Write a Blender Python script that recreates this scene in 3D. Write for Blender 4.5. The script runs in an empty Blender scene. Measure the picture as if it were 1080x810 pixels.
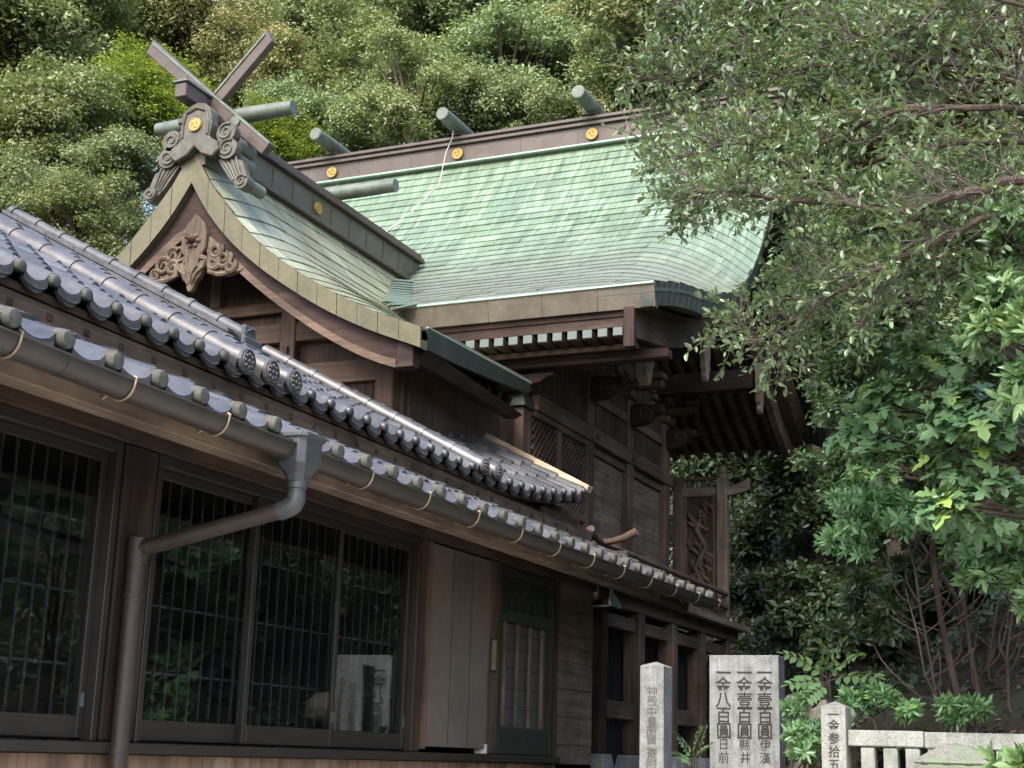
import bpy, bmesh, math, random
import numpy as np
from mathutils import Vector, Matrix
random.seed(7)
rng = np.random.default_rng(11)
S = bpy.context.scene
COL = S.collection

# ------------------------------------------------------------------ camera, sky, sun, exposure
def cam_axes(p, r, y):
    cp, sp = math.cos(p), math.sin(p)
    f = Vector((-math.sin(y)*cp, math.cos(y)*cp, sp)); rt = Vector((math.cos(y), math.sin(y), 0)); up = rt.cross(f)
    c, s = math.cos(r), math.sin(r)
    return c*rt + s*up, c*up - s*rt, f
RT, UP, FW = cam_axes(*[math.radians(a) for a in (14.23, 1.74, 23.92)])
EYE = Vector((0, 0, 1.6))
cd = bpy.data.cameras.new('camera'); cam = bpy.data.objects.new('camera', cd); COL.objects.link(cam)
cd.sensor_width = 36; cd.lens = 36*1550/1080; cd.clip_end = 2000; cd.clip_start = .05
cam.matrix_world = Matrix(((RT.x, UP.x, -FW.x, EYE.x), (RT.y, UP.y, -FW.y, EYE.y), (RT.z, UP.z, -FW.z, EYE.z), (0, 0, 0, 1)))
S.camera = cam
def at(px, py, Y):                                  # photo pixel -> the point of that sight line at depth Y
    d = FW*1550 + RT*(px-540) + UP*(405-py)
    return EYE + d*(Y/d.y)

w = bpy.data.worlds.new('World'); S.world = w; w.use_nodes = True
nt = w.node_tree; bg = nt.nodes['Background']
sky = nt.nodes.new('ShaderNodeTexSky'); sky.sky_type = 'NISHITA'; sky.sun_disc = False
SUN_EL, SUN_AZ = math.radians(47), math.radians(181)        # azimuth measured clockwise from +Y
sky.sun_elevation = SUN_EL; sky.sun_rotation = SUN_AZ; sky.air_density = 1.0; sky.dust_density = 4.0; sky.ozone_density = 1.0
nt.links.new(sky.outputs[0], bg.inputs[0]); bg.inputs[1].default_value = .15
sd = bpy.data.lights.new('sun', 'SUN'); sd.energy = .95; sd.angle = math.radians(14); sd.color = (1, .975, .93)
so = bpy.data.objects.new('sun', sd); COL.objects.link(so)
sv = Vector((math.sin(SUN_AZ)*math.cos(SUN_EL), math.cos(SUN_AZ)*math.cos(SUN_EL), math.sin(SUN_EL)))
so.rotation_euler = sv.to_track_quat('Z', 'Y').to_euler()
so.location = (0, -5, 30)
S.view_settings.view_transform = 'Standard'; S.view_settings.look = 'None'; S.view_settings.gamma = 1
S.view_settings.exposure = 1.9
S.cycles.max_bounces = 6; S.cycles.transparent_max_bounces = 8; S.cycles.caustics_reflective = False; S.cycles.caustics_refractive = False

# ------------------------------------------------------------------ object helpers
def tag(o, label=None, cat=None, group=None, kind=None):
    if label: o['label'] = label
    if cat: o['category'] = cat
    if group: o['group'] = group
    if kind: o['kind'] = kind
    return o
def thing(name, label, cat, loc=(0, 0, 0), group=None):
    o = bpy.data.objects.new(name, None); COL.objects.link(o); o.location = loc; o.empty_display_size = .3
    return tag(o, label, cat, group)
def origin(p):
    v = Vector((0, 0, 0))
    while p is not None:
        v += p.location; p = p.parent
    return v
class MB:
    """collects world-space geometry and links it as one mesh object"""
    def __init__(s): s.v = []; s.f = []; s.uv = None; s.t = []
    def add(s, vs, fs, t=None):
        b = len(s.v); s.v += [tuple(x) for x in vs]; s.f += [tuple(b+i for i in f) for f in fs]
        if t is not None: s.t += [t]*len(fs)
        return s
    def box(s, x0, x1, y0, y1, z0, z1):
        return s.add([(x0,y0,z0),(x1,y0,z0),(x1,y1,z0),(x0,y1,z0),(x0,y0,z1),(x1,y0,z1),(x1,y1,z1),(x0,y1,z1)],
                     [(3,2,1,0),(4,5,6,7),(0,1,5,4),(1,2,6,5),(2,3,7,6),(3,0,4,7)])
    def bar(s, a, b, w, h, up=(0,0,1)):             # square bar from a to b, w across, h along up
        a = Vector(a); b = Vector(b); d = (b-a).normalized(); u = Vector(up); sd_ = d.cross(u).normalized(); u = sd_.cross(d)
        vs = [p + sd_*i*w/2 + u*j*h/2 for p in (a, b) for i, j in ((-1,-1),(1,-1),(1,1),(-1,1))]
        return s.add(vs, [(0,1,2,3),(7,6,5,4),(4,5,1,0),(5,6,2,1),(6,7,3,2),(7,4,0,3)])
    def tube(s, pts, r, n=10, caps=True):
        pts = [Vector(p) for p in pts]; rs = r if isinstance(r, (list, tuple)) else [r]*len(pts)
        vs = []; ref = None
        for i, p in enumerate(pts):
            d = (pts[min(i+1, len(pts)-1)] - pts[max(i-1, 0)]).normalized()
            if ref is None: ref = d.cross(Vector((0,0,1))) if abs(d.z) < .9 else d.cross(Vector((1,0,0)))
            ref = (ref - d*ref.dot(d)).normalized(); q = d.cross(ref)
            for k in range(n):
                a = 2*math.pi*k/n; vs.append(p + (ref*math.cos(a) + q*math.sin(a))*rs[i])
        fs = [(i*n+k, i*n+(k+1) % n, (i+1)*n+(k+1) % n, (i+1)*n+k) for i in range(len(pts)-1) for k in range(n)]
        if caps: fs += [tuple(range(n-1, -1, -1)), tuple((len(pts)-1)*n+k for k in range(n))]
        return s.add(vs, fs)
    def prism(s, poly, fn, t0, t1):                 # fn(a, b, t) -> point; outline poly extruded from t0 to t1
        n = len(poly)
        vs = [fn(a, b, t0) for a, b in poly] + [fn(a, b, t1) for a, b in poly]
        return s.add(vs, [tuple(range(n-1, -1, -1)), tuple(range(n, 2*n))] + [(i, (i+1) % n, n+(i+1) % n, n+i) for i in range(n)])
    def sweep(s, secs):                              # list of equal-length closed sections
        n = len(secs[0]); vs = [p for q in secs for p in q]
        fs = [(i*n+k, i*n+(k+1) % n, (i+1)*n+(k+1) % n, (i+1)*n+k) for i in range(len(secs)-1) for k in range(n)]
        fs += [tuple(range(n-1, -1, -1)), tuple((len(secs)-1)*n+k for k in range(n))]
        return s.add(vs, fs)
    def dome(s, c, rx, ry, rz, n=10, m=5):
        vs = []; fs = []
        for j in range(m+1):
            a = -math.pi/2 + math.pi*j/m
            for k in range(n):
                b = 2*math.pi*k/n
                vs.append((c[0]+rx*math.cos(a)*math.cos(b), c[1]+ry*math.cos(a)*math.sin(b), c[2]+rz*math.sin(a)))
        for j in range(m):
            for k in range(n): fs.append((j*n+k, j*n+(k+1) % n, (j+1)*n+(k+1) % n, (j+1)*n+k))
        return s.add(vs, fs)
    def build(s, name, mat, parent=None, bevel=0, smooth=False, recalc=True, angle=40):
        o0 = origin(parent); me = bpy.data.meshes.new(name)
        me.from_pydata([(a-o0.x, b-o0.y, c-o0.z) for a, b, c in s.v], [], s.f)
        if s.uv:
            l = me.uv_layers.new(name='uv'); vi = np.empty(len(me.loops), dtype=np.int32); me.loops.foreach_get('vertex_index', vi)
            l.data.foreach_set('uv', np.asarray(s.uv, dtype=np.float32)[vi].ravel())
        if s.t and len(s.t) == len(me.polygons):
            a = me.attributes.new('tint', 'FLOAT', 'FACE'); a.data.foreach_set('value', np.asarray(s.t, dtype=np.float32))
        if recalc:
            bm = bmesh.new(); bm.from_mesh(me); bmesh.ops.recalc_face_normals(bm, faces=bm.faces); bm.to_mesh(me); bm.free()
        me.materials.append(mat)
        o = bpy.data.objects.new(name, me); COL.objects.link(o)
        if parent is not None: o.parent = parent
        if smooth: me.shade_smooth() if smooth == 2 else me.set_sharp_from_angle(angle=math.radians(angle))
        if bevel:
            m = o.modifiers.new('bevel', 'BEVEL'); m.width = bevel; m.segments = 1; m.limit_method = 'ANGLE'
        return o
def copy_tree(o, parent=None):
    c = o.copy(); COL.objects.link(c)
    if parent is not None: c.parent = parent
    for ch in list(o.children): copy_tree(ch, c)
    return c
def lerp(a, b, t): return a + (b-a)*t
def interp(xs, pts):                                 # piecewise-smooth curve through (x, y) points
    px = np.array([p[0] for p in pts], float); py = np.array([p[1] for p in pts], float)
    m = np.gradient(py, px); x = np.clip(np.asarray(xs, float), px[0], px[-1])
    i = np.clip(np.searchsorted(px, x)-1, 0, len(px)-2); h = px[i+1]-px[i]; t = (x-px[i])/h
    return (2*t**3-3*t**2+1)*py[i] + (t**3-2*t**2+t)*h*m[i] + (-2*t**3+3*t**2)*py[i+1] + (t**3-t**2)*h*m[i+1]

# ------------------------------------------------------------------ materials
def newmat(name):
    m = bpy.data.materials.new(name); m.use_nodes = True
    return m, m.node_tree.nodes, m.node_tree.links, m.node_tree.nodes['Principled BSDF']
def ramp(N, stops):
    r = N.new('ShaderNodeValToRGB'); e = r.color_ramp.elements
    while len(e) < len(stops): e.new(.5)
    for k, (p, c) in enumerate(stops): e[k].position = p; e[k].color = (*c, 1)
    return r
def noise(N, L, vec, scale, detail=4, rough=.55, dist=0):
    n = N.new('ShaderNodeTexNoise'); n.inputs['Scale'].default_value = scale; n.inputs['Detail'].default_value = detail
    n.inputs['Roughness'].default_value = rough; n.inputs['Distortion'].default_value = dist
    L.new(vec, n.inputs['Vector']); return n
def mapping(N, L, out, sc):
    m = N.new('ShaderNodeMapping'); m.inputs['Scale'].default_value = sc; L.new(out, m.inputs['Vector']); return m.outputs[0]
def mix(N, L, fac, a, b, mode='MIX'):
    m = N.new('ShaderNodeMix'); m.data_type = 'RGBA'; m.blend_type = mode
    for s_, v in ((0, fac), (6, a), (7, b)):
        if hasattr(v, 'is_output') or isinstance(v, bpy.types.NodeSocket): L.new(v, m.inputs[s_])
        else: m.inputs[s_].default_value = v if s_ == 0 else (*v, 1)
    return m.outputs[2]
def bump(N, L, b, height, strength, dist=.01):
    n = N.new('ShaderNodeBump'); n.inputs['Strength'].default_value = strength; n.inputs['Distance'].default_value = dist
    L.new(height, n.inputs['Height']); L.new(n.outputs[0], b.inputs['Normal'])
def wood(name, dark, light, axis='Z', rough=.75, worn=None, grain=1.0):
    m, N, L, b = newmat(name); tc = N.new('ShaderNodeTexCoord').outputs['Object']
    k = 26*grain; sc = {'X': (1.2, k, k), 'Y': (k, 1.2, k), 'Z': (k, k, 1.2)}[axis]
    n1 = noise(N, L, mapping(N, L, tc, sc), 1, 6, .65, .6)
    n2 = noise(N, L, tc, 1.7, 5, .6)
    n3 = noise(N, L, mapping(N, L, tc, tuple(v*.22 for v in sc)), 1, 3)
    c = ramp(N, [(.3, dark), (.7, light)]); L.new(n1.outputs[0], c.inputs[0])
    r2 = ramp(N, [(.28, (.45, .44, .44)), (.74, (1.5, 1.45, 1.38))]); L.new(n2.outputs[0], r2.inputs[0])
    col = mix(N, L, 1.0, c.outputs[0], r2.outputs[0], 'MULTIPLY')
    r3 = ramp(N, [(.4, (.7, .7, .7)), (.62, (1.1, 1.1, 1.1))]); L.new(n3.outputs[0], r3.inputs[0])
    col = mix(N, L, .7, col, r3.outputs[0], 'MULTIPLY')
    if worn:
        n4 = noise(N, L, mapping(N, L, tc, tuple(.5*v**.5 for v in sc)), 1.3, 5, .7)
        r4 = ramp(N, [(.52, (0, 0, 0)), (.68, (1, 1, 1))]); L.new(n4.outputs[0], r4.inputs[0])
        col = mix(N, L, r4.outputs[0], col, worn)
    L.new(col, b.inputs['Base Color']); b.inputs['Roughness'].default_value = rough; b.inputs['Specular IOR Level'].default_value = .3
    bump(N, L, b, n1.outputs[0], .35, .004)
    return m
def plain(name, c1, c2, rough=.5, scale=6, metal=0, spec=.5, bmp=.15, detail=5):
    m, N, L, b = newmat(name); tc = N.new('ShaderNodeTexCoord').outputs['Object']
    n = noise(N, L, tc, scale, detail, .62); r = ramp(N, [(.3, c1), (.7, c2)]); L.new(n.outputs[0], r.inputs[0])
    n2 = noise(N, L, tc, scale*7, 3); r2 = ramp(N, [(.25, (.8, .8, .8)), (.75, (1.12, 1.12, 1.12))]); L.new(n2.outputs[0], r2.inputs[0])
    L.new(mix(N, L, 1.0, r.outputs[0], r2.outputs[0], 'MULTIPLY'), b.inputs['Base Color'])
    rr = N.new('ShaderNodeMapRange'); rr.inputs[3].default_value = rough*.75; rr.inputs[4].default_value = min(1, rough*1.3)
    L.new(n.outputs[0], rr.inputs[0]); L.new(rr.outputs[0], b.inputs['Roughness'])
    b.inputs['Metallic'].default_value = metal; b.inputs['Specular IOR Level'].default_value = spec
    if bmp: bump(N, L, b, n2.outputs[0], bmp, .004)
    return m
def copper_tiles(name, greens, brown, rough=.38, washed=None):
    m, N, L, b = newmat(name); uv = N.new('ShaderNodeTexCoord').outputs['UV']
    n1 = noise(N, L, mapping(N, L, uv, (9, .55, 1)), 1, 6, .68)
    n2 = noise(N, L, mapping(N, L, uv, (2.2, .8, 1)), 1, 4, .6)
    n3 = noise(N, L, mapping(N, L, uv, (28, 2.0, 1)), 1, 5, .7)
    at_ = N.new('ShaderNodeAttribute'); at_.attribute_name = 'tint'
    c = ramp(N, [(.25, greens[0]), (.5, greens[1]), (.72, greens[2])]); L.new(n1.outputs[0], c.inputs[0])
    r2 = ramp(N, [(.46, (0, 0, 0)), (.74, (.42, .42, .42))]); L.new(n2.outputs[0], r2.inputs[0])
    col = mix(N, L, r2.outputs[0], c.outputs[0], brown)
    r3 = ramp(N, [(.34, (.50, .52, .50)), (.56, (1.10, 1.10, 1.10))]); L.new(n3.outputs[0], r3.inputs[0])
    col = mix(N, L, .85, col, r3.outputs[0], 'MULTIPLY')
    rt_ = ramp(N, [(0, (.74, .74, .72)), (1, (1.18, 1.18, 1.18))]); L.new(at_.outputs['Fac'], rt_.inputs[0])
    col = mix(N, L, 1.0, col, rt_.outputs[0], 'MULTIPLY')
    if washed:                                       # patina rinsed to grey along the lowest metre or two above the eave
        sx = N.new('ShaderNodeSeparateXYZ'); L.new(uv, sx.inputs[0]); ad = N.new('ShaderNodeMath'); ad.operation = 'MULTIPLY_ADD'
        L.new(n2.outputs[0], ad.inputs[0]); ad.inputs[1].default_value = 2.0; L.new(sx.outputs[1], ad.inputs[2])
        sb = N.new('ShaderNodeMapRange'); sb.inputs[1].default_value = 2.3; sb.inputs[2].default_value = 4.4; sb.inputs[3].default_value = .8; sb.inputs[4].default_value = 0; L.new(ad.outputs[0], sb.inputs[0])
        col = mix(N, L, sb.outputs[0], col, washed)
    L.new(col, b.inputs['Base Color']); b.inputs['Roughness'].default_value = rough
    b.inputs['Specular IOR Level'].default_value = .6
    bump(N, L, b, n3.outputs[0], .12, .003)
    return m
def granite(name, base, dark, moss=0):
    m, N, L, b = newmat(name); tc = N.new('ShaderNodeTexCoord').outputs['Object']
    n1 = noise(N, L, tc, 170, 2, .7); r1 = ramp(N, [(.36, dark), (.5, base), (.7, tuple(min(1, v*1.18) for v in base))]); L.new(n1.outputs[0], r1.inputs[0])
    n2 = noise(N, L, tc, 7, 6, .65); r2 = ramp(N, [(.3, (.62, .6, .56)), (.62, (1.08, 1.08, 1.08))]); L.new(n2.outputs[0], r2.inputs[0])
    col = mix(N, L, 1.0, r1.outputs[0], r2.outputs[0], 'MULTIPLY')
    n5 = noise(N, L, mapping(N, L, tc, (30, 30, 2.5)), 1, 4); r5 = ramp(N, [(.35, (.72, .72, .7)), (.6, (1.03, 1.03, 1.03))]); L.new(n5.outputs[0], r5.inputs[0])
    col = mix(N, L, .75, col, r5.outputs[0], 'MULTIPLY')
    if moss:
        n3 = noise(N, L, tc, 14, 5, .7); r3 = ramp(N, [(.62-.2*moss, (0, 0, 0)), (.72-.1*moss, (.85, .85, .85))]); L.new(n3.outputs[0], r3.inputs[0])
        col = mix(N, L, r3.outputs[0], col, (.095, .14, .07))
    L.new(col, b.inputs['Base Color']); b.inputs['Roughness'].default_value = .8
    bump(N, L, b, n1.outputs[0], .3, .003)
    return m
def leafmat(name, dark, mid, light, rough=.38, trans=.25, spec=.5):
    m, N, L, b = newmat(name); out = N['Material Output']
    a = N.new('ShaderNodeAttribute'); a.attribute_name = 'tint'
    oi = N.new('ShaderNodeObjectInfo')
    r = ramp(N, [(0, dark), (.5, mid), (1, light)]); L.new(a.outputs['Fac'], r.inputs[0])
    hs = N.new('ShaderNodeHueSaturation'); L.new(r.outputs[0], hs.inputs['Color'])
    mr = N.new('ShaderNodeMapRange'); mr.inputs[3].default_value = .85; mr.inputs[4].default_value = 1.15; L.new(oi.outputs['Random'], mr.inputs[0]); L.new(mr.outputs[0], hs.inputs['Value'])
    mr2 = N.new('ShaderNodeMapRange'); mr2.inputs[3].default_value = .485; mr2.inputs[4].default_value = .512; L.new(oi.outputs['Random'], mr2.inputs[0]); L.new(mr2.outputs[0], hs.inputs['Hue'])
    L.new(hs.outputs[0], b.inputs['Base Color']); b.inputs['Roughness'].default_value = rough; b.inputs['Specular IOR Level'].default_value = spec
    t = N.new('ShaderNodeBsdfTranslucent'); g = mix(N, L, .55, hs.outputs[0], (.30, .38, .05)); L.new(g, t.inputs[0])
    ms = N.new('ShaderNodeMixShader'); ms.inputs[0].default_value = trans
    L.new(b.outputs[0], ms.inputs[1]); L.new(t.outputs[0], ms.inputs[2]); L.new(ms.outputs[0], out.inputs[0])
    return m
M = {}
for ax in 'XYZ':
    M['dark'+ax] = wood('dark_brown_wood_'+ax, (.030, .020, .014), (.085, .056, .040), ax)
    M['brown'+ax] = wood('weathered_brown_wood_'+ax, (.060, .040, .030), (.150, .105, .078), ax)
    M['red'+ax] = wood('reddish_wood_'+ax, (0.016, 0.008, 0.008), (0.046, 0.027, 0.021), ax, worn=(0.066, 0.046, 0.033))
    M['grey'+ax] = wood('greyed_timber_'+ax, (.105, .078, .058), (.24, .19, .148), ax, grain=.7)
M['basewood'] = wood('base_boards', (.16, .105, .07), (.30, .21, .15), 'Z', worn=(.36, .27, .2))
M['pale'] = wood('pale_wood', (.34, .26, .18), (.55, .45, .33), 'X')
M['carved'] = wood('carved_wood', (0.049, 0.035, 0.025), (0.134, 0.103, 0.076), 'Z', worn=(0.168, 0.135, 0.097))
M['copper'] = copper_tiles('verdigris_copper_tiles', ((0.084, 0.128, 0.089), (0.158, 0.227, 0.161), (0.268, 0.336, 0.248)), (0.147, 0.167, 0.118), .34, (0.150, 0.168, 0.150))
M['copper2'] = copper_tiles('verdigris_gable_tiles', ((0.139, 0.162, 0.108), (0.252, 0.279, 0.188), (0.400, 0.385, 0.268)), (0.214, 0.151, 0.096), .36)
M['valleycopper'] = copper_tiles('verdigris_flashing', ((0.140, 0.189, 0.154), (0.224, 0.294, 0.245), (0.329, 0.392, 0.343)), (0.175, 0.154, 0.119))
M['olive'] = plain('olive_copper', (0.072, 0.068, 0.036), (0.120, 0.110, 0.059), .5, 3, 0, .5)
M['greencopper'] = plain('dark_green_copper', (0.016, 0.024, 0.018), (0.038, 0.048, 0.035), .45, 5, 0, .5)
M['bronze'] = plain('brown_copper', (0.044, 0.030, 0.024), (0.080, 0.063, 0.050), .45, 4, 0, .5)
M['bronzegreen'] = plain('streaked_copper', (0.059, 0.048, 0.035), (0.106, 0.094, 0.069), .45, 3.5, 0, .5)
M['logcopper'] = plain('weathered_copper_log', (0.062, 0.072, 0.058), (0.139, 0.173, 0.144), .45, 5, 0, .5)
M['lightgreen'] = plain('pale_verdigris', (0.204, 0.299, 0.252), (0.313, 0.408, 0.354), .45, 7)
M['onicopper'] = plain('ornament_copper', (0.047, 0.034, 0.026), (0.098, 0.104, 0.078), .5, 11)
M['gold'] = plain('gilded_metal', (0.379, 0.241, 0.046), (0.520, 0.356, 0.093), .42, 14, .35)
M['goldline'] = plain('dark_relief_line', (.20, .12, .03), (.30, .18, .05), .6, 14)
M['kawara'] = plain('silver_smoked_tile', (0.056, 0.055, 0.058), (0.121, 0.119, 0.119), .31, 5, .25, .65, .10)
_m = M['kawara']; _N = _m.node_tree.nodes; _L = _m.node_tree.links; _b = _N['Principled BSDF']
_a = _N.new('ShaderNodeAttribute'); _a.attribute_name = 'tint'; _r = ramp(_N, [(0, (1, 1, 1)), (.04, (.62, .62, .61)), (.6, (1.0, 1.0, 1.0)), (1, (1.4, 1.4, 1.38))]); _L.new(_a.outputs['Fac'], _r.inputs[0])
_c = _b.inputs['Base Color'].links[0].from_socket; _L.new(mix(_N, _L, 1.0, _c, _r.outputs[0], 'MULTIPLY'), _b.inputs['Base Color'])
M['kawaradark'] = plain('dark_smoked_tile', (.03, .032, .036), (.085, .088, .092), .45, 6, .1, .5)
M['nose'] = plain('lichened_tile_end', (0.043, 0.045, 0.040), (0.097, 0.099, 0.086), .75, 22, 0, .3)
M['gutter'] = plain('grey_brown_gutter', (0.033, 0.028, 0.024), (0.050, 0.042, 0.035), .42, 2.5, 0, .5, 0)
M['hopper'] = plain('grey_rainwater_head', (0.041, 0.047, 0.052), (0.063, 0.069, 0.074), .4, 4, 0, .5, 0)
M['pipe'] = plain('brown_downpipe', (0.036, 0.026, 0.020), (0.055, 0.040, 0.031), .45, 3, 0, .5, 0)
M['brass'] = plain('brass_bracket', (.22, .17, .10), (.42, .34, .22), .45, 20, .3)
M['shutter'] = plain('grey_shutter_panel', (0.122, 0.101, 0.084), (0.171, 0.144, 0.119), .55, 1.6, 0, .4, .03)
M['sash'] = plain('dark_bronze_sash', (.020, .017, .015), (.032, .027, .024), .4, 3, 0, .5, 0)
M['lattice'] = plain('grey_window_bar', (0.032, 0.033, 0.035), (0.046, 0.048, 0.050), .6, 4)
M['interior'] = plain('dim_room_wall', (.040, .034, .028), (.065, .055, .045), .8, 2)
M['frosted'] = plain('frosted_pane', (.060, .062, .064), (.092, .095, .098), .3, 9, 0, .6)
M['transom'] = plain('dark_green_panel', (.018, .024, .022), (.034, .042, .038), .4, 8)
M['white'] = plain('white_paint', (.58, .60, .58), (.74, .76, .74), .6, 20)
M['rafterend'] = plain('pale_painted_end', (0.071, 0.098, 0.090), (0.102, 0.129, 0.120), .6, 16)
M['void'] = plain('deep_shade_boards', (.006, .006, .006), (.014, .013, .012), .9, 4)  # near-black boards stand in for deep shade inside and under the floor
M['granite'] = granite('speckled_granite', (0.279, 0.298, 0.303), (0.112, 0.121, 0.129))
M['granitemoss'] = granite('mossy_granite', (0.180, 0.180, 0.162), (0.072, 0.072, 0.069), 1.0)
M['granitefence'] = granite('stained_granite', (0.289, 0.307, 0.287), (0.114, 0.123, 0.119), .2)
M['fieldstone'] = granite('field_stone', (.26, .24, .20), (.13, .12, .10), .35)
M['ink'] = plain('engraved_grey', (0.021, 0.020, 0.019), (0.042, 0.040, 0.038), .9, 40)
M['redink'] = plain('engraved_red_brown', (0.086, 0.069, 0.058), (0.148, 0.143, 0.128), .9, 40)
M['bark'] = wood('bark', (0.040, 0.030, 0.024), (0.097, 0.078, 0.063), 'Z', .9)
M['redbark'] = wood('reddish_bark', (0.061, 0.043, 0.036), (0.137, 0.102, 0.088), 'Z', .85)
M['twig'] = plain('twig_bark', (0.056, 0.044, 0.036), (0.109, 0.089, 0.076), .85, 9)
M['rope'] = plain('pale_rope', (.40, .34, .30), (.58, .52, .46), .8, 30)
M['leaf_olive'] = leafmat('olive_leaves', (0.087, 0.115, 0.047), (0.201, 0.238, 0.109), (0.404, 0.422, 0.250), .60, .28, .22)
M['leaf_fresh'] = leafmat('fresh_green_leaves', (0.063, 0.119, 0.017), (0.168, 0.254, 0.029), (0.373, 0.407, 0.055), .60, .35, .22)
M['leaf_dark'] = leafmat('dark_evergreen_leaves', (0.088, 0.131, 0.070), (0.199, 0.264, 0.133), (0.400, 0.435, 0.245), .60, .24, .22)
M['leaf_rust'] = leafmat('rust_tinged_leaves', (0.137, 0.174, 0.065), (0.287, 0.310, 0.145), (0.577, 0.392, 0.250), .60, .28, .22)
M['leaf_gloss'] = leafmat('glossy_small_leaves', (0.052, 0.111, 0.049), (0.107, 0.194, 0.087), (0.211, 0.307, 0.164), .28, .28, .6)
M['leaf_blue'] = leafmat('bluish_whorled_leaves', (0.073, 0.165, 0.075), (0.150, 0.285, 0.126), (0.275, 0.430, 0.188), .32, .24, .55)
M['leaf_lobed'] = leafmat('broad_lobed_leaves', (0.068, 0.164, 0.075), (0.128, 0.255, 0.114), (0.270, 0.419, 0.083), .42, .14)
M['leaf_fern'] = leafmat('pinnate_leaves', (.060, .125, .045), (.100, .185, .065), (.150, .24, .090), .45, .3)
M['leaf_shade'] = leafmat('shade_darkened_leaves', (0.015, 0.034, 0.017), (0.034, 0.061, 0.028), (0.057, 0.087, 0.040), .42, .15)  # leaf greens darkened to stand in for shade under the trees
M['litter'] = leafmat('fallen_leaves', (.04, .022, .014), (.085, .052, .034), (.16, .11, .075), .7, .1, .2)

def groundmat():
    m, N, L, b = newmat('leaf_littered_soil'); tc = N.new('ShaderNodeTexCoord').outputs['Object']
    n1 = noise(N, L, tc, 16, 6, .7); n2 = noise(N, L, tc, .8, 4)
    v = N.new('ShaderNodeTexVoronoi'); v.inputs['Scale'].default_value = 22; L.new(tc, v.inputs['Vector'])
    r = ramp(N, [(.3, (.012, .009, .006)), (.55, (.028, .020, .014)), (.75, (.052, .038, .027))]); L.new(n1.outputs[0], r.inputs[0])
    rm = ramp(N, [(.48, (0, 0, 0)), (.62, (1, 1, 1))]); L.new(n2.outputs[0], rm.inputs[0])
    rg_ = mix(N, L, rm.outputs[0], r.outputs[0], (.022, .032, .014))
    r2 = ramp(N, [(0, (.6, .55, .5)), (1, (1.3, 1.2, 1.1))]); L.new(v.outputs['Color'], r2.inputs[0])
    L.new(mix(N, L, .8, rg_, r2.outputs[0], 'MULTIPLY'), b.inputs['Base Color']); b.inputs['Roughness'].default_value = .95
    bump(N, L, b, n1.outputs[0], .8, .05); return m
M['soil'] = groundmat()
M['bounce_pale'] = plain('pale_bounce_ground', (.34, .32, .29), (.46, .44, .41), .9, 30)  # pale colour of the added ground sheet that throws light upwards
def glassmat():
    m, N, L, b = newmat('window_glass'); out = N['Material Output']; N.remove(b)
    t = N.new('ShaderNodeBsdfTransparent'); t.inputs[0].default_value = (.80, .86, .88, 1)
    g = N.new('ShaderNodeBsdfGlossy'); g.inputs['Roughness'].default_value = .015
    tc = N.new('ShaderNodeTexCoord').outputs['Object']; n = noise(N, L, tc, 1.1, 2)
    bp = N.new('ShaderNodeBump'); bp.inputs['Strength'].default_value = .06; bp.inputs['Distance'].default_value = .03; L.new(n.outputs[0], bp.inputs['Height']); L.new(bp.outputs[0], g.inputs['Normal'])
    f = N.new('ShaderNodeFresnel'); ge = N.new('ShaderNodeNewGeometry'); mr = N.new('ShaderNodeMapRange'); mr.inputs[3].default_value = 1.5; mr.inputs[4].default_value = 1/1.5; L.new(ge.outputs['Backfacing'], mr.inputs[0]); L.new(mr.outputs[0], f.inputs[0])
    ms = N.new('ShaderNodeMixShader'); L.new(f.outputs[0], ms.inputs[0]); L.new(t.outputs[0], ms.inputs[1]); L.new(g.outputs[0], ms.inputs[2])
    L.new(ms.outputs[0], out.inputs[0]); return m
M['glass'] = glassmat()

# ------------------------------------------------------------------ terrain
def height(x, y):
    x = np.asarray(x, float); y = np.asarray(y, float)
    d1 = np.minimum(y-11.7, x+3.1); d2 = y-22.3; d3 = -17.5-x
    d = np.maximum(np.maximum(d1, d2), np.where(y > 4, d3, -9))
    s = np.clip(d/.5, 0, 1); s = s*s*(3-2*s)
    terrace = np.clip((y-5.5)/1.2, 0, 1)*.9; terrace = np.where(x < -4.0, np.maximum(terrace, np.clip((-4.0-x)/.6, 0, 1)*.9), terrace)
    h = terrace + .5*s + .78*np.clip(d, 0, 40) - .010*np.clip(d, 0, 40)**2
    h += np.clip(d, 0, 1.5)*.16*(np.sin(x*1.9+y*.7)+np.sin(y*2.3-x*1.1))*.6
    return h
def hgt(x, y): return float(height(x, y))
def terrain():
    xs = np.concatenate([np.linspace(-900, -70, 8), np.arange(-64, -16, 2.0), np.arange(-16, 8, .4), np.arange(8, 34, 2.0), np.linspace(40, 900, 8)])
    ys = np.concatenate([np.linspace(-900, -20, 8), np.arange(-16, 4, 2.0), np.arange(4, 30, .4), np.arange(30, 80, 2.0), np.linspace(90, 900, 8)])
    X, Y = np.meshgrid(xs, ys); Z = height(X, Y)
    far = np.clip((np.hypot(X, Y)-70)/120, 0, 1); Z = Z*(1-far)
    Z += np.where(Z > 1.2, rng.normal(0, .03, Z.shape), 0)
    mb = MB(); nx = len(xs); mb.v = list(zip(X.ravel().tolist(), Y.ravel().tolist(), Z.ravel().tolist()))
    mb.f = [(j*nx+i, j*nx+i+1, (j+1)*nx+i+1, (j+1)*nx+i) for j in range(len(ys)-1) for i in range(nx-1)]
    return mb.build('ground', M['soil'], None, recalc=False, smooth=2)
tag(terrain(), kind='structure')
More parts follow.
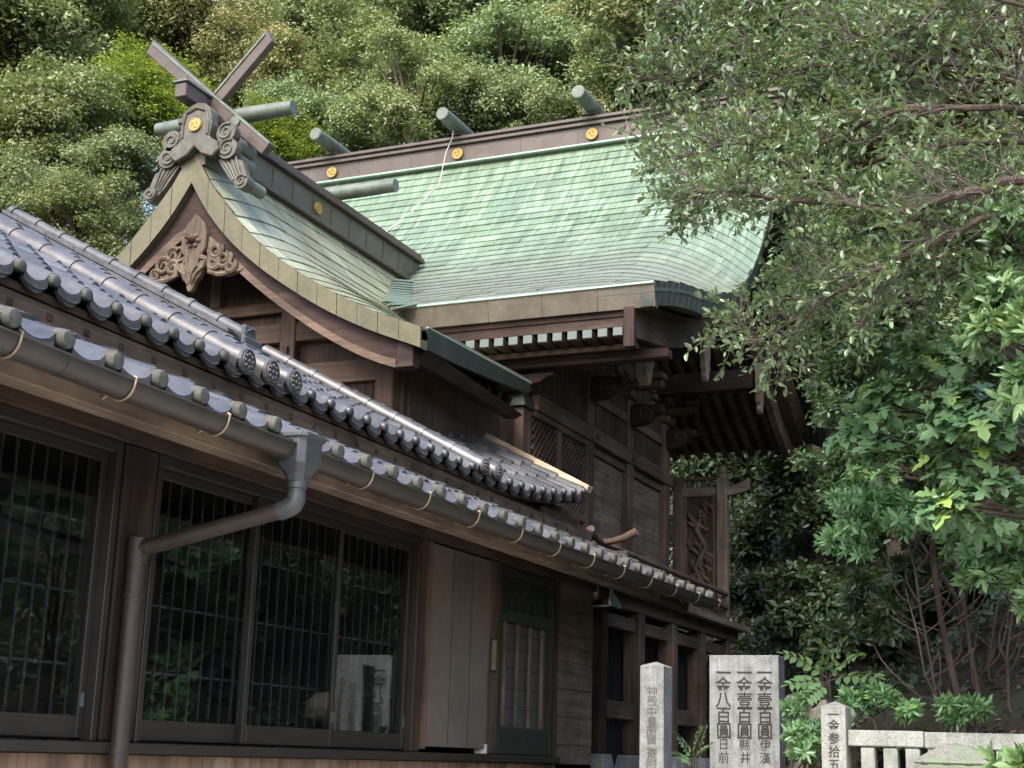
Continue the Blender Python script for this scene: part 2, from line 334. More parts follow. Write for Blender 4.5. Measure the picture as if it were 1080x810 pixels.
def bounce_ground():  # unseen pale ground sheet, added to bounce light up under the eaves
    xs = np.arange(-5.3, 7.1, .4); ys = np.concatenate([np.arange(-14, 4, 1.0), np.arange(4, 11.3, .3)]); mb = MB(); nx = len(xs)
    X, Y = np.meshgrid(xs, ys); Z = height(X, Y)+.03; mb.v = list(zip(X.ravel().tolist(), Y.ravel().tolist(), Z.ravel().tolist()))
    mb.f = [(j*nx+i, j*nx+i+1, (j+1)*nx+i+1, (j+1)*nx+i) for j in range(len(ys)-1) for i in range(nx-1)]
    return mb.build('bounce_ground', M['bounce_pale'], None, recalc=False, smooth=2)
tag(bounce_ground(), kind='structure')

# ------------------------------------------------------------------ copper roofs
def tiles(Sf, u0, u1, vs, tile_w, lip, name, mat, parent, nu=2, vdist=None, umap=None):
    """overlapping sheets laid in rows; Sf(u, v) -> point, vs = row edges from eave to ridge"""
    mb = MB(); uv = []; e = 1e-3
    def P(u, v, off):
        p = np.array(Sf(u, v)); a = np.array(Sf(u+e, v))-np.array(Sf(u-e, v)); b = np.array(Sf(u, v+e))-np.array(Sf(u, v-e))
        n = np.cross(a, b); n /= (np.linalg.norm(n)+1e-9)
        if n[2] < 0: n = -n
        return p+n*off
    for i in range(len(vs)-1):
        va, vb = vs[i], min(vs[i+1]+.15*(vs[i+1]-vs[i]), 1.0)
        edges = []; u = u0 - (tile_w*.5 if i % 2 else 0) - random.random()*.08*tile_w
        while u < u1: edges.append(u); u += tile_w*(1+random.uniform(-.05, .05))
        edges.append(u1+1e-4)
        for j in range(len(edges)-1):
            a = max(edges[j], u0)+.002; b = min(edges[j+1], u1)-.002
            if b-a < .02: continue
            l = lip*(1+random.uniform(-.25, .35)); k = len(mb.v); tint = min(1, max(0, random.gauss(.5, .2)))
            us = [lerp(a, b, q/nu) for q in range(nu+1)]
            rows = ((va, -.002), (va, l), (lerp(va, vb, .5), l*.55), (vb, .001))
            for v_, off in rows:
                for u_ in us:
                    mb.v.append(tuple(P(u_, v_, off))); uv.append((umap(u_) if umap else u_, (vdist(v_) if vdist else v_)))
            n = nu+1
            for r_ in range(len(rows)-1):
                for q in range(nu):
                    mb.f.append((k+r_*n+q, k+r_*n+q+1, k+(r_+1)*n+q+1, k+(r_+1)*n+q)); mb.t.append(tint)
    mb.uv = uv
    return mb.build(name, mat, parent, recalc=False)
def skin(Sf, us, vs, thick, name, mat, parent):
    """solid sheet under the tiles, thick downwards"""
    mb = MB(); nu, nv = len(us), len(vs)
    for dz in (-.012, -thick):
        for v in vs:
            for u in us:
                p = Sf(u, v); mb.v.append((p[0], p[1], p[2]+dz))
    q = nu*nv
    for j in range(nv-1):
        for i in range(nu-1):
            a = j*nu+i; mb.f += [(a, a+1, a+nu+1, a+nu), (q+a+nu, q+a+nu+1, q+a+1, q+a)]
    for i in range(nu-1):
        mb.f += [(q+i, q+i+1, i+1, i), ((nv-1)*nu+i, (nv-1)*nu+i+1, q+(nv-1)*nu+i+1, q+(nv-1)*nu+i)]
    for j in range(nv-1):
        mb.f += [(j*nu, (j+1)*nu, q+(j+1)*nu, q+j*nu), (q+j*nu+nu-1, q+(j+1)*nu+nu-1, (j+1)*nu+nu-1, j*nu+nu-1)]
    return mb.build(name, mat, parent)
def tomoe(parent, c, r, normal):
    """round gilded crest of three comma shapes; normal '-Y' or '+X'"""
    def W(a, b, t): return (c[0]+a, c[1]-t, c[2]+b) if normal == '-Y' else (c[0]+t, c[1]+a, c[2]+b)
    mb = MB(); n = 24
    circ = [(r*math.cos(2*math.pi*k/n), r*math.sin(2*math.pi*k/n)) for k in range(n)]
    mb.prism(circ, W, -.02, .012)
    o = mb.build('crest', M['gold'], parent, bevel=.006)
    m2 = MB(); r2 = r*.9; r3 = r*.98
    for k in range(n):
        a, b = 2*math.pi*k/n, 2*math.pi*(k+1)/n
        m2.add([W(r2*math.cos(a), r2*math.sin(a), .016), W(r3*math.cos(a), r3*math.sin(a), .016), W(r3*math.cos(b), r3*math.sin(b), .016), W(r2*math.cos(b), r2*math.sin(b), .016)], [(0, 1, 2, 3)])
    for k in range(3):
        a0 = 2*math.pi*k/3+.5; hx, hy = r*.36*math.cos(a0), r*.36*math.sin(a0)
        pts = [(hx+r*.2*math.cos(2*math.pi*q/10), hy+r*.2*math.sin(2*math.pi*q/10)) for q in range(10)]
        m2.add([W(x, y, .0155) for x, y in pts], [tuple(range(10))])
        prev = None
        for q in range(8):
            a = a0+.2+q*.19; ro = r*(.56+.035*q); ri = ro-r*(.2-.024*q)
            cur = (W(ro*math.cos(a), ro*math.sin(a), .0165), W(ri*math.cos(a), ri*math.sin(a), .0165))
            if prev: m2.add([prev[0], cur[0], cur[1], prev[1]], [(0, 1, 2, 3)])
            prev = cur
    m2.build('crest_relief', M['goldline'], o)
    return o
def spiral(mb, W, cx, cy, r, turns, t, wd, sgn=1, a0=0):
    pts = []
    n = int(14*turns)
    for k in range(n+1):
        a = a0+sgn*2*math.pi*turns*k/n; q = r*(1-.82*k/n); pts.append(W(cx+q*math.cos(a), cy+q*math.sin(a), t))
    mb.tube(pts, [wd*(1-.5*k/n) for k in range(n+1)], 6)

# ================================================================== offering hall (gable facing the camera)
AX = -8.66; GY = 11.4
heiden = thing('offering_hall', 'wooden shrine hall with small green copper gable roof, crossed finial beams and carved gable pendant', 'shrine hall', (AX, 13.2, .9))
GP = [(0, 7.50), (.2, 7.14), (.43, 6.85), (.7, 6.54), (1.03, 6.25), (1.37, 6.01), (1.8, 5.75), (2.22, 5.54), (2.69, 5.35)]
def gz(dx): return float(interp(dx, GP))
CB = [(0, 7.13), (.17, 6.86), (.48, 6.49), (.84, 6.17), (1.19, 5.92), (1.62, 5.65), (2.05, 5.43), (2.69, 5.17)]   # lower edge of the copper band
WB = [(0, 6.60), (.2, 6.48), (.39, 6.34), (.76, 6.02), (1.22, 5.67), (1.66, 5.38), (2.18, 5.11), (2.5, 5.0)]                   # lower edge of the barge board
def hd(Y): return .16*(1-max(0, min(1, (12.25-Y)/.85))**1.6)          # roof swells up away from the gable edge
def HS(sign):
    def f(u, v):                                                       # u along the ridge, v eave -> ridge
        dx = lerp(2.69, .02, v); ye = 13.95+min(1, max(0, (v-.12)/.5))*2.45; y = GY+(u-GY)/5.0*(ye-GY); return (AX+sign*dx, y, gz(dx)+hd(y)*(.35+.65*v)+.028*(y-GY)*(1-v)**2)
    return f
rowsH = [1-(1-k/15)**1.0 for k in range(16)]
hr = None
for sg, nm in ((1, 'roof'), (-1, 'roof')):
    o = skin(HS(sg), list(np.linspace(GY, 16.4, 14)), list(np.linspace(0, 1, 15)), .1, nm, M['greencopper'], heiden)
    tiles(HS(sg), GY+.0, 16.4, rowsH, .46, .014, 'copper_tiles', M['copper2'], o, 2, lambda v: v*3.4)
    if sg == 1: hr = o
# verge: olive copper bands over a moulded wooden barge board, both halves
for sg in (1, -1):
    dxs = list(np.linspace(.0, 2.69, 13)); mb = MB(); secs = []
    mbs = []
    for k in range(12):
        a, b = dxs[k], dxs[k+1]-(.006 if k < 11 else 0); s2 = []
        for d in (a, (a+b)/2, b):
            x = AX+sg*d; zt = gz(d)+.012; th = .30-.05*min(1, d/1.0)
            # thickness measured square to the curve near the apex
            sl = (gz(max(0, d-.05))-gz(min(2.69, d+.05)))/.1; th = zt-float(interp(d, CB))
            jj = .002*(k % 2)
            s2.append([(x, GY-.03-jj, zt), (x, GY-.015-jj, zt-th), (x, GY+.12, zt-th), (x, GY+.12, zt-.03)])
        mb.sweep(s2)
    mb.build('verge_band', M['olive'], heiden)
    w2 = MB(); s3 = []; s4 = []
    for d in np.linspace(0, 2.42, 16):
        x = AX+sg*d; sl = (gz(max(0, d-.05))-gz(min(2.69, d+.05)))/.1; q = math.sqrt(1+sl*sl*.75)
        zt = float(interp(d, CB))+.03; zb = float(interp(d, WB))
        s3.append([(x, GY+.06, zt), (x, GY+.075, zb), (x, GY+.16, zb), (x, GY+.16, zt)])
        zm = zb+.06*q
        s4.append([(x, GY+.03, zm), (x, GY+.03, zb-.012), (x, GY+.165, zb-.012), (x, GY+.165, zm)])
    w2.sweep(s3); bb = w2.build('barge_board', M['redX'], heiden)
    w3 = MB(); w3.sweep(s4); w3.build('moulding', M['brownX'], bb)
    # cross-cut end piece of the barge board
    x = AX+sg*2.42; z = gz(2.42)
    MB().box(min(x, x+sg*.17), max(x, x+sg*.17), GY+.04, GY+.18, z-.44, z-.17).build('barge_end', M['redX'], bb, bevel=.006)
# ridge: copper-clad box with cap, moulding, logs and crest
rb = MB(); rb.box(AX-.15, AX+.15, GY-.02, 16.1, 7.30, 7.78); ridge = rb.build('ridge', M['bronzegreen'], heiden, bevel=.006)
m_ = MB()
for y in np.arange(GY+.35, 16, .42): m_.box(AX+.15, AX+.156, y, y+.012, 7.48, 7.77); m_.box(AX-.156, AX-.15, y, y+.012, 7.48, 7.77)
m_.build('seam', M['bronze'], ridge)
MB().box(AX-.21, AX+.21, GY-.06, 16.14, 7.78, 7.84).box(AX-.17, AX+.17, GY-.04, 16.12, 7.84, 7.90).build('ridge_cap', M['bronze'], ridge, bevel=.008)
m_ = MB()
for sg in (1, -1): m_.box(*sorted((AX+sg*.15, AX+sg*.215)), GY, 16.1, 7.43, 7.475)
m_.build('moulding', M['bronze'], ridge, bevel=.006)
tomoe(ridge, (AX+.16, 13.55, 7.62), .072, '+X')
for y, z in ((11.85, 8.02), (14.1, 8.02)):
    MB().tube([(AX-.85, y, z), (AX-.4, y, z), (AX+.4, y, z), (AX+.85, y, z)], [.076, .086, .086, .076], 18).build('ridge_log', M['logcopper'], ridge, smooth=True)
# crossed finial beams
ch = []
for sg in (1, -1):
    # one beam rises to the left, the other to the right
    yy = 11.63 if sg == 1 else 11.74
    a = Vector((AX+.72, yy, 7.47)); b = Vector((AX-.86, yy, 8.86))
    if sg == -1: a = Vector((AX-.66, yy, 7.52)); b = Vector((AX+.585, yy, 8.78))
    d = (b-a).normalized(); n = Vector((-d.z, 0, d.x)); hw = .058
    if n.z < 0: n = -n
    mb = MB(); vs = []
    for t in (-.045, .045):
        for p in (a-n*hw*1.15, b-n*hw+d*(.0), b+n*hw+Vector((0, 0, .06)), a+n*hw*1.15): vs.append(p+Vector((0, t, 0)))
    mb.add(vs, [(0, 1, 2, 3), (7, 6, 5, 4), (0, 4, 5, 1), (1, 5, 6, 2), (2, 6, 7, 3), (3, 7, 4, 0)])
    o = mb.build('finial_beam', M['bronze'], heiden, bevel=.006)
    m2 = MB(); m2.bar(a+n*(hw+.012), b+n*(hw+.012), .115, .022, n); m2.build('cover_strip', M['logcopper'], o)
    for t in (.3, .5, .68, .84):
        m3 = MB(); p = a+(b-a)*t; m3.bar(p-n*hw+Vector((0, -.0465, 0)), p+n*hw+Vector((0, -.0465, 0)), .012, .004, (0, 1, 0))
        m3.build('seam', M['onicopper'], o)
# flower shaped cover on the crossing
def disc(mb, W, cx, cy, r, t0, t1, n=12): mb.prism([(cx+r*math.cos(2*math.pi*k/n), cy+r*math.sin(2*math.pi*k/n)) for k in range(n)], W, t0, t1)
OX = AX+.07; Wg = lambda a, b, t: (OX+a, GY+.04-t, b)
m_ = MB(); disc(m_, lambda a, b, t: (AX+a, 11.585-t, b), .33, 7.82, .06, 0, .02); m_.build('rivet_cover', M['logcopper'], heiden, bevel=.006)
# ridge-end nose beam and ornament
MB().box(AX-.14, AX-.0, GY-.24, GY+.6, 7.98, 8.14).build('ridge_beam', M['bronze'], heiden, bevel=.01)
MB().box(AX-.16, AX+.02, GY-.26, GY+.62, 8.14, 8.165).build('ridge_beam_cap', M['logcopper'], heiden, bevel=.005)
half = [(0, 7.47), (.09, 7.38), (.22, 7.33), (.3, 7.4), (.26, 7.50), (.17, 7.55), (.19, 7.70), (.16, 7.86), (.09, 7.93), (0, 7.95)]
poly = [(a, b) for a, b in half] + [(-a, b) for a, b in half[-2:0:-1]]
m_ = MB(); m_.prism(poly, Wg, .02, .16); oni = m_.build('ridge_end_ornament', M['onicopper'], heiden, bevel=.012)
m_ = MB(); m_.tube([Wg(a, b, .165) for a, b in [(-.15, 7.58), (-.155, 7.72), (-.12, 7.84), (0, 7.885), (.12, 7.84), (.155, 7.72), (.15, 7.58)]], .014, 6); m_.build('ornament_rim', M['bronze'], oni)
tomoe(oni, (OX, GY-.13, 7.70), .075, '-Y')
for sg in (1, -1):
    m_ = MB()
    # cloud scrolls beside the crest, two lobes, then the trailing fin
    for cx, cy, r in ((.33, 7.60, .115), (.36, 7.42, .115)):
        disc(m_, Wg, sg*cx, cy, r, .0, .10, 16); spiral(m_, Wg, sg*cx, cy, r*.82, 1.6, .105, .016, sg, 1.0)
    disc(m_, Wg, sg*.23, 7.47, .06, 0, .09, 12)
    m_.build('cloud_scroll', M['onicopper'], oni, bevel=.01)
    m_ = MB()
    m_.prism([(sg*a, b) for a, b in ((.22, 7.34), (.42, 7.32), (.53, 7.28), (.60, 7.10), (.57, 7.0), (.48, 7.02), (.38, 7.12))], Wg, -.02, .06)
    for k in range(4):
        m_.tube([Wg(sg*(.27+.06*k), 7.33, .062), Wg(sg*(.37+.045*k), 7.21-.015*k, .066), Wg(sg*(.45+.03*k), 7.08, .062)], .013, 6)
    disc(m_, Wg, sg*.55, 7.05, .08, -.05, .09, 16); spiral(m_, Wg, sg*.55, 7.05, .066, 1.5, .095, .014, sg, .5)
    m_.build('scroll_fin', M['onicopper'], oni, bevel=.008)
    for z in (7.52, 7.36): MB().tube([(OX+sg*.36, GY+.05, z), (OX+sg*.36, GY+.36, z)], [.085, .075], 14).build('scroll_roll', M['logcopper'], oni, smooth=True)
    MB().tube([(OX+sg*.56, GY, 7.05), (OX+sg*.56, GY+.30, 7.05)], .066, 14).build('scroll_roll', M['logcopper'], oni, smooth=True)
# carved pendant under the apex
pen = [(0, 6.78), (.10, 6.68), (.15, 6.56), (.15, 6.40), (.10, 6.34), (.17, 6.32), (.19, 6.26), (.14, 6.18), (.10, 6.10), (.05, 6.05), (.03, 5.97), (0, 5.95)]
m_ = MB(); m_.prism([(a, b) for a, b in pen]+[(-a, b) for a, b in pen[-2:0:-1]], lambda a, b, t: (AX+.09+a, GY+.04-t, b), -.02, .06)
gp = m_.build('gable_pendant', M['carved'], heiden, bevel=.012)
Wp = lambda a, b, t: (AX+.09+a, GY+.04-t, b)
m_ = MB(); m_.dome(Wp(-.005, 6.5, .08), .045, .07, .04, 10, 6); m_.tube([Wp(.0, 6.5, .06), Wp(-.03, 6.52, .14), Wp(-.05, 6.56, .155)], [.04, .03, .018], 8)
for k in range(6): a = k*math.pi/3; m_.dome(Wp(.06*math.cos(a), 6.49+.055*math.sin(a), .062), .032, .025, .028, 8, 5)
m_.build('boss', M['carved'], gp, smooth=True)
m_ = MB()
for sg in (1, -1):
    m_.tube([Wp(sg*.02, 6.04, .065), Wp(sg*.07, 6.14, .07), Wp(sg*.14, 6.20, .068), Wp(sg*.165, 6.28, .064), Wp(sg*.10, 6.30, .066), Wp(sg*.08, 6.26, .066)], [.012, .014, .016, .016, .013, .008], 7)
    m_.tube([Wp(0, 6.06, .066), Wp(sg*.02, 6.16, .07), Wp(sg*.07, 6.22, .07)], .009, 6)
m_.build('leaf_carving', M['carved'], gp)
for sg in (1, -1):
    m_ = MB(); m_.prism([(sg*a, b) for a, b in ((.14, 6.48), (.24, 6.47), (.36, 6.38), (.46, 6.30), (.52, 6.2), (.60, 6.16), (.56, 6.12), (.42, 6.09), (.28, 6.10), (.18, 6.16), (.15, 6.28))], Wp, -.02, .018); m_.build('fin_board', M['carved'], gp, bevel=.008)
    m_ = MB()
    for cx, cy, r in ((.26, 6.37, .085), (.36, 6.27, .095), (.24, 6.24, .075), (.45, 6.18, .06)):
        spiral(m_, Wp, sg*cx, cy, r, 1.5, .03, .03, -sg, .6)
    m_.tube([Wp(sg*.16, 6.40, .02), Wp(sg*.2, 6.28, .025), Wp(sg*.2, 6.16, .02), Wp(sg*.3, 6.12, .02), Wp(sg*.42, 6.12, .02), Wp(sg*.56, 6.14, .02)], [.02, .025, .03, .03, .025, .01], 7)
    m_.build('pendant_fin', M['carved'], gp, smooth=True)
# gable wall
HW = 12.0
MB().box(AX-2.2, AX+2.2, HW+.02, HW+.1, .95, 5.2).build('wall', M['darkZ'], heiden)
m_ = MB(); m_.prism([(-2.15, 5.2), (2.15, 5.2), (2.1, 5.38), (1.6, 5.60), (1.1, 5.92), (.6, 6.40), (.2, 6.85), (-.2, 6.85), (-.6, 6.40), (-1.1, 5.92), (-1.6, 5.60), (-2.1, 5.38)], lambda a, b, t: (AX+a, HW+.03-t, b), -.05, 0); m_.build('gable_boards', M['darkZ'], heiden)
for x, wd in ((AX-2.12, .2), (AX-.93, .17), (AX+.93, .17), (AX+2.05, .2)):
    MB().box(x-wd/2, x+wd/2, HW-.10, HW+.06, .95, 6.02 if abs(x-AX) < 1.5 else 5.36).build('post', M['brownZ'], heiden, bevel=.01)
for z0, z1, y in ((5.06, 5.28, HW-.07), (5.52, 5.72, HW-.085), (5.84, 5.96, HW-.06)):
    m_ = MB()
    lim = 2.0 if z1 < 5.4 else 1.42 if z1 < 5.8 else 1.06
    for xa, xb in ((AX-lim, AX-1.015), (AX-.845, AX+.845), (AX+1.015, AX+lim)):
        if xb-xa > .06: m_.box(xa, xb, y, HW+.02, z0, z1)
    m_.build('tie_beam', M['brownX'], heiden, bevel=.008)
MB().box(AX-.06, AX+.06, HW-.06, HW+.04, 5.965, 6.6).build('king_post', M['brownZ'], heiden, bevel=.01)
MB().box(AX+.9, AX+.96, HW-.135, HW-.10, 5.36, 5.46).build('tenon_peg', M['darkZ'], heiden, bevel=.004)
m_ = MB()
for k in range(12): x = AX+1.04+k*.085; m_.box(x, x+.079, HW-.012, HW+.02, 4.3, 5.058)
for k in range(20): x = AX-.84+k*.084; m_.box(x, x+.079, HW-.012, HW+.02, 4.3, 5.058)
m_.build('wall_boards', M['redZ'], heiden)
# side wall (in deep shade) and under-eave rafters
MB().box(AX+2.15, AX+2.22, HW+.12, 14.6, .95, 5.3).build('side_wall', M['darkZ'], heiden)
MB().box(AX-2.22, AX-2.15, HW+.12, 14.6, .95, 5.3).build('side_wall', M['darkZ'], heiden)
for sg in (1, -1):
    for k in range(9):
        y = GY+.32+k*.26
        a = Vector((AX+sg*1.7, y, gz(1.7)-.20)); b = Vector((AX+sg*2.52, y, gz(2.52)-.24+.028*(y-GY)))
        MB().bar(a, b, .075, .085).build('rafter', M['redX'], heiden, bevel=.005)
    m_ = MB(); secs = []
    for y in np.linspace(GY+.118, 13.94, 10):
        dz = .028*(y-GY); x = AX+sg*2.69; tp_ = .15*max(0, (y-GY-.6)/1.95)**1.4
        secs.append([(x-sg*.02, y, 5.35+dz+.04), (x+sg*.012, y, 5.35+dz+.03), (x-sg*.01, y, 5.19+dz+tp_*.6), (x-sg*.06, y, 5.19+dz+tp_*.6)])
    m_.sweep(secs); ef = m_.build('eave_fascia', M['greencopper'], heiden)
    m_ = MB(); m_.tube([(AX+sg*2.695, y, 5.385+.028*(y-GY)) for y in np.linspace(GY+.1, 13.95, 10)], .012, 6); m_.build('drip_edge', M['valleycopper'], ef)
    m_ = MB(); secs = []
    for y in np.linspace(GY+.18, 13.85, 8):
        dz = -.055*max(0, y-12); x = AX+sg*2.55
        secs.append([(x, y, 5.25+dz), (x+sg*.10, y, 5.20+dz), (x+sg*.02, y, 5.08+dz+.08*max(0, (y-GY-.6)/1.95)), (x-sg*.1, y, 5.12+dz+.05*max(0, (y-GY-.6)/1.95))])
    m_.sweep(secs); m_.build('eave_board', M['redY'], heiden)

# ================================================================== main hall (wide green roof behind)
HX = -9.08
honden = thing('main_hall', 'large wooden shrine main hall with wide curved green copper roof, ridge logs and raised veranda', 'shrine hall', (HX, 18.2, .9))
FP = [(14.0, 6.47), (15.0, 6.98), (16.0, 7.62), (17.0, 8.50), (17.9, 9.55), (18.35, 10.2)]
BP = [(18.65, 10.2), (19.2, 9.25), (19.9, 8.15), (20.6, 7.35), (21.6, 6.55)]
EDGE = [(14.0, 4.47), (14.5, 4.64), (15.1, 4.80), (16, 4.88), (17.5, 4.88), (18.7, 4.84), (21.6, 4.80)]
DROP = [(14.0, 0), (14.4, .10), (15.1, .40), (16.1, .62), (17.4, .53), (18.2, .40), (19.9, .45), (21.6, .3)]
def arc(pts):
    ys = np.linspace(pts[0][0], pts[-1][0], 200); zs = interp(ys, pts); l = np.concatenate([[0], np.cumsum(np.hypot(np.diff(ys), np.diff(zs)))])
    return ys, l/l[-1], l[-1]
FY, FL, FLEN = arc(FP); BY, BL, BLEN = arc(BP)
def roofS(ys, ls, pts):
    def f(u, v):
        v = min(1.0, max(0.0, v)); y = float(np.interp(v, ls, ys)); hf = float(interp(y, EDGE)); x = HX+u*hf/4.8
        s = hf-abs(x-HX); dr = float(interp(y, DROP))*max(0, 1-s/1.25)**1.8
        return (x, y, float(interp(y, pts))-dr)
    return f
FS = roofS(FY, FL, FP); BS = roofS(BY, BL, BP)
us = list(np.concatenate([np.linspace(-4.8, -3.4, 9), np.linspace(-3, 3, 7), np.linspace(3.4, 4.8, 10)]))
fr = skin(FS, us, list(np.linspace(0, 1, 24)), .10, 'roof', M['greencopper'], honden)
nr = 30
rows = [(k/nr)**.93 for k in range(nr+1)]
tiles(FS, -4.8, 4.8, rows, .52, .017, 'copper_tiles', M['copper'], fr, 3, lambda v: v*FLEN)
br = skin(BS, us, list(np.linspace(0, 1, 20)), .10, 'roof', M['greencopper'], honden)
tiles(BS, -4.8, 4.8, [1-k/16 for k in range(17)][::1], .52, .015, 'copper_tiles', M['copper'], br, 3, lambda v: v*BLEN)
# eave fascia in copper sheets, with a pale drip edge
xs = np.linspace(-4.8, 4.8, 15)
for k in range(14):
    a = FS(xs[k]+.002, 0)[0]; b = FS(xs[k+1]-.002, 0)[0]; j = random.uniform(-.003, .003)
    m_ = MB(); m_.prism([(13.985+j, 6.455), (14.03+j, 6.215), (14.12, 6.215), (14.12, 6.42)], lambda p, q, t: (t, p, q), a, b)
    m_.build('eave_fascia', M['bronzegreen'], honden)
MB().box(HX-4.47, HX+4.47, 13.965, 14.02, 6.452, 6.478).build('drip_edge', M['lightgreen'], honden, bevel=.004)
# verge: dark copper side following the curled edge, barge board below
for sg in (1, -1):
    for (Sf, n, nm) in ((FS, 26, 'f'), (BS, 20, 'b')):
        m_ = MB(); secs = []
        for v in np.linspace(0, 1, n):
            p = Sf(sg*4.8, v); th = .25 if nm == 'f' else .26
            secs.append([(p[0]+sg*.012, p[1], p[2]+.004), (p[0]-sg*.03, p[1]+.02, p[2]-th), (p[0]-sg*.16, p[1]+.02, p[2]-th), (p[0]-sg*.16, p[1], p[2]-.09)])
        m_.sweep(secs); vb = m_.build('verge_band', M['greencopper'], honden)
        m_ = MB()
        for k in range(1, n*2):
            v = k/(n*2); p = Sf(sg*4.8, v); m_.bar((p[0]+sg*.013, p[1], p[2]-.0), (p[0]-sg*.027, p[1]+.02, p[2]-.245), .012, .006, (sg, 0, 0))
        m_.build('seam', M['transom'], vb)
RP = [(14.06, 6.12), (15.0, 6.28), (15.9, 6.50), (16.7, 6.85), (17.5, 7.45), (18.25, 8.05), (19.0, 7.55), (19.8, 6.95), (20.6, 6.45), (21.4, 6.1)]
def rz(y): return float(interp(y, RP))
for sg in (1, -1):
    x = HX+sg*4.18; m_ = MB(); secs = []
    for y in np.linspace(14.05, 21.4, 40):
        t = rz(y)+.12; h = .33; 
        secs.append([(x-sg*.05, y, t), (x+sg*.05, y, t), (x+sg*.05, y, t-h), (x-sg*.05, y, t-h)])
    m_.sweep(secs); b_ = m_.build('barge_board', M['brownY'], honden)
    m_ = MB(); secs = []
    for y in np.linspace(14.2, 21.42, 30):
        t = rz(y)+.30
        secs.append([(x+sg*.05, y, t+.02), (x+sg*.30, y, t+.06), (x+sg*.30, y, t-.0), (x+sg*.05, y, t-.10)])
    m_.sweep(secs); m_.build('upper_barge', M['brownY'], b_)
    MB().box(*sorted((x-sg*.06, x+sg*.06)), 14.02, 14.10, 5.80, 6.235).build('barge_end', M['redZ'], b_, bevel=.006)
# visible rafters: soffit boards with rafters below
def soffit(x0, x1, ys, dz, name, mat, parent, th=.03):
    m_ = MB(); secs = []
    for y in ys: z = rz(y)+dz; secs.append([(x0, y, z), (x1, y, z), (x1, y, z+th), (x0, y, z+th)])
    m_.sweep(secs); return m_.build(name, mat, parent)
soffit(HX-4.4, HX+4.4, np.linspace(14.1, 21.4, 30), .10, 'soffit', M['darkY'], honden)
xr = HX+4.0
while xr > HX+1.4:
    for ys in (np.linspace(14.35, 18.2, 14), np.linspace(18.3, 21.38, 10)):
        m_ = MB(); secs = []
        for y in ys: z = rz(y)+.095; secs.append([(xr-.042, y, z), (xr+.042, y, z), (xr+.042, y, z-.10), (xr-.042, y, z-.10)])
        m_.sweep(secs); m_.build('rafter', M['brownY'], honden)
    xr -= .2
# eave front: kick board and painted rafter ends
MB().box(HX-4.3, HX+4.1, 14.10, 14.16, 6.045, 6.212).build('eave_board', M['redX'], honden, bevel=.005)
MB().box(HX-4.3, HX+4.1, 14.08, 14.13, 6.155, 6.21).build('eave_moulding', M['redX'], honden, bevel=.005)
x = -4.97-.06
k = 0
while x > HX-2.0:
    MB().box(x-.052, x+.052, 14.045, 14.058, 5.94, 6.028).build('rafter_end', M['rafterend'], honden)
    MB().box(x-.052, x+.052, 14.06, 14.9, 5.93, 6.025).build('rafter', M['darkY'], honden)
    x -= .172
MB().box(HX-3.2, -4.62, 14.5, 14.66, 5.79, 5.90).build('eave_beam', M['redX'], honden, bevel=.012)
MB().box(HX-3.2, -4.9, 14.3, 14.36, 5.86, 5.92).build('eave_purlin', M['darkX'], honden, bevel=.006)
# ridge
MB().box(HX-4.86, HX+4.86, 18.24, 18.78, 9.95, 10.40).build('ridge', M['bronze'], honden, bevel=.006)
rg = honden.children[-1]
for x in np.arange(HX-4.4, HX+4.8, .9): MB().box(x, x+.008, 18.233, 18.24, 10.1, 10.39).build('seam', M['onicopper'], rg)
MB().box(HX-4.9, HX+4.9, 18.19, 18.83, 10.40, 10.45).box(HX-4.92, HX+4.92, 18.16, 18.86, 10.47, 10.52).box(HX-4.92, HX+4.92, 18.2, 18.82, 10.45, 10.47).box(HX-4.9, HX+4.9, 18.3, 18.72, 10.52, 10.58).build('ridge_cap', M['bronze'], rg, bevel=.006)
m_ = MB(); m_.box(HX-4.86, HX+4.86, 18.15, 18.25, 10.075, 10.105); m_.build('ridge_sill', M['lightgreen'], rg, bevel=.005)
for i, x in enumerate((HX-4.3, HX-2.15, HX, HX+2.13, HX+4.3)):
    tomoe(rg, (x+.0, 18.215, 10.26), .09, '-Y')
    MB().tube([(x-.03, 17.72, 10.70), (x-.03, 18.1, 10.70), (x-.03, 18.9, 10.70), (x-.03, 19.3, 10.70)], [.098, .108, .108, .098], 20).build('ridge_log', M['logcopper'], honden, smooth=True)
    lg = honden.children[-1]
    m_ = MB(); m_.tube([(x-.03, 17.712, 10.70), (x-.03, 17.722, 10.70)], .088, 20); m_.build('log_end', M['logcopper'], lg)
    MB().box(x-.1, x+.04, 18.2, 18.8, 10.565, 10.62).build('log_seat', M['bronze'], lg)
# rope hanging from the middle log over the roof
pts = []
for k in range(26):
    t = k/25; y = lerp(18.17, 16.75, t); z = float(interp(min(y, 18.3), FP))+.06
    if k == 0: z = 10.62
    if k == 1: z = 10.44
    if k == 2: z = 10.2
    pts.append((HX-.03-.62*t+.03*math.sin(k*1.7), y-.05, z))
MB().tube(pts, [.007 if k < 16 else .014 for k in range(26)], 6).build('hanging_rope', M['rope'], honden)
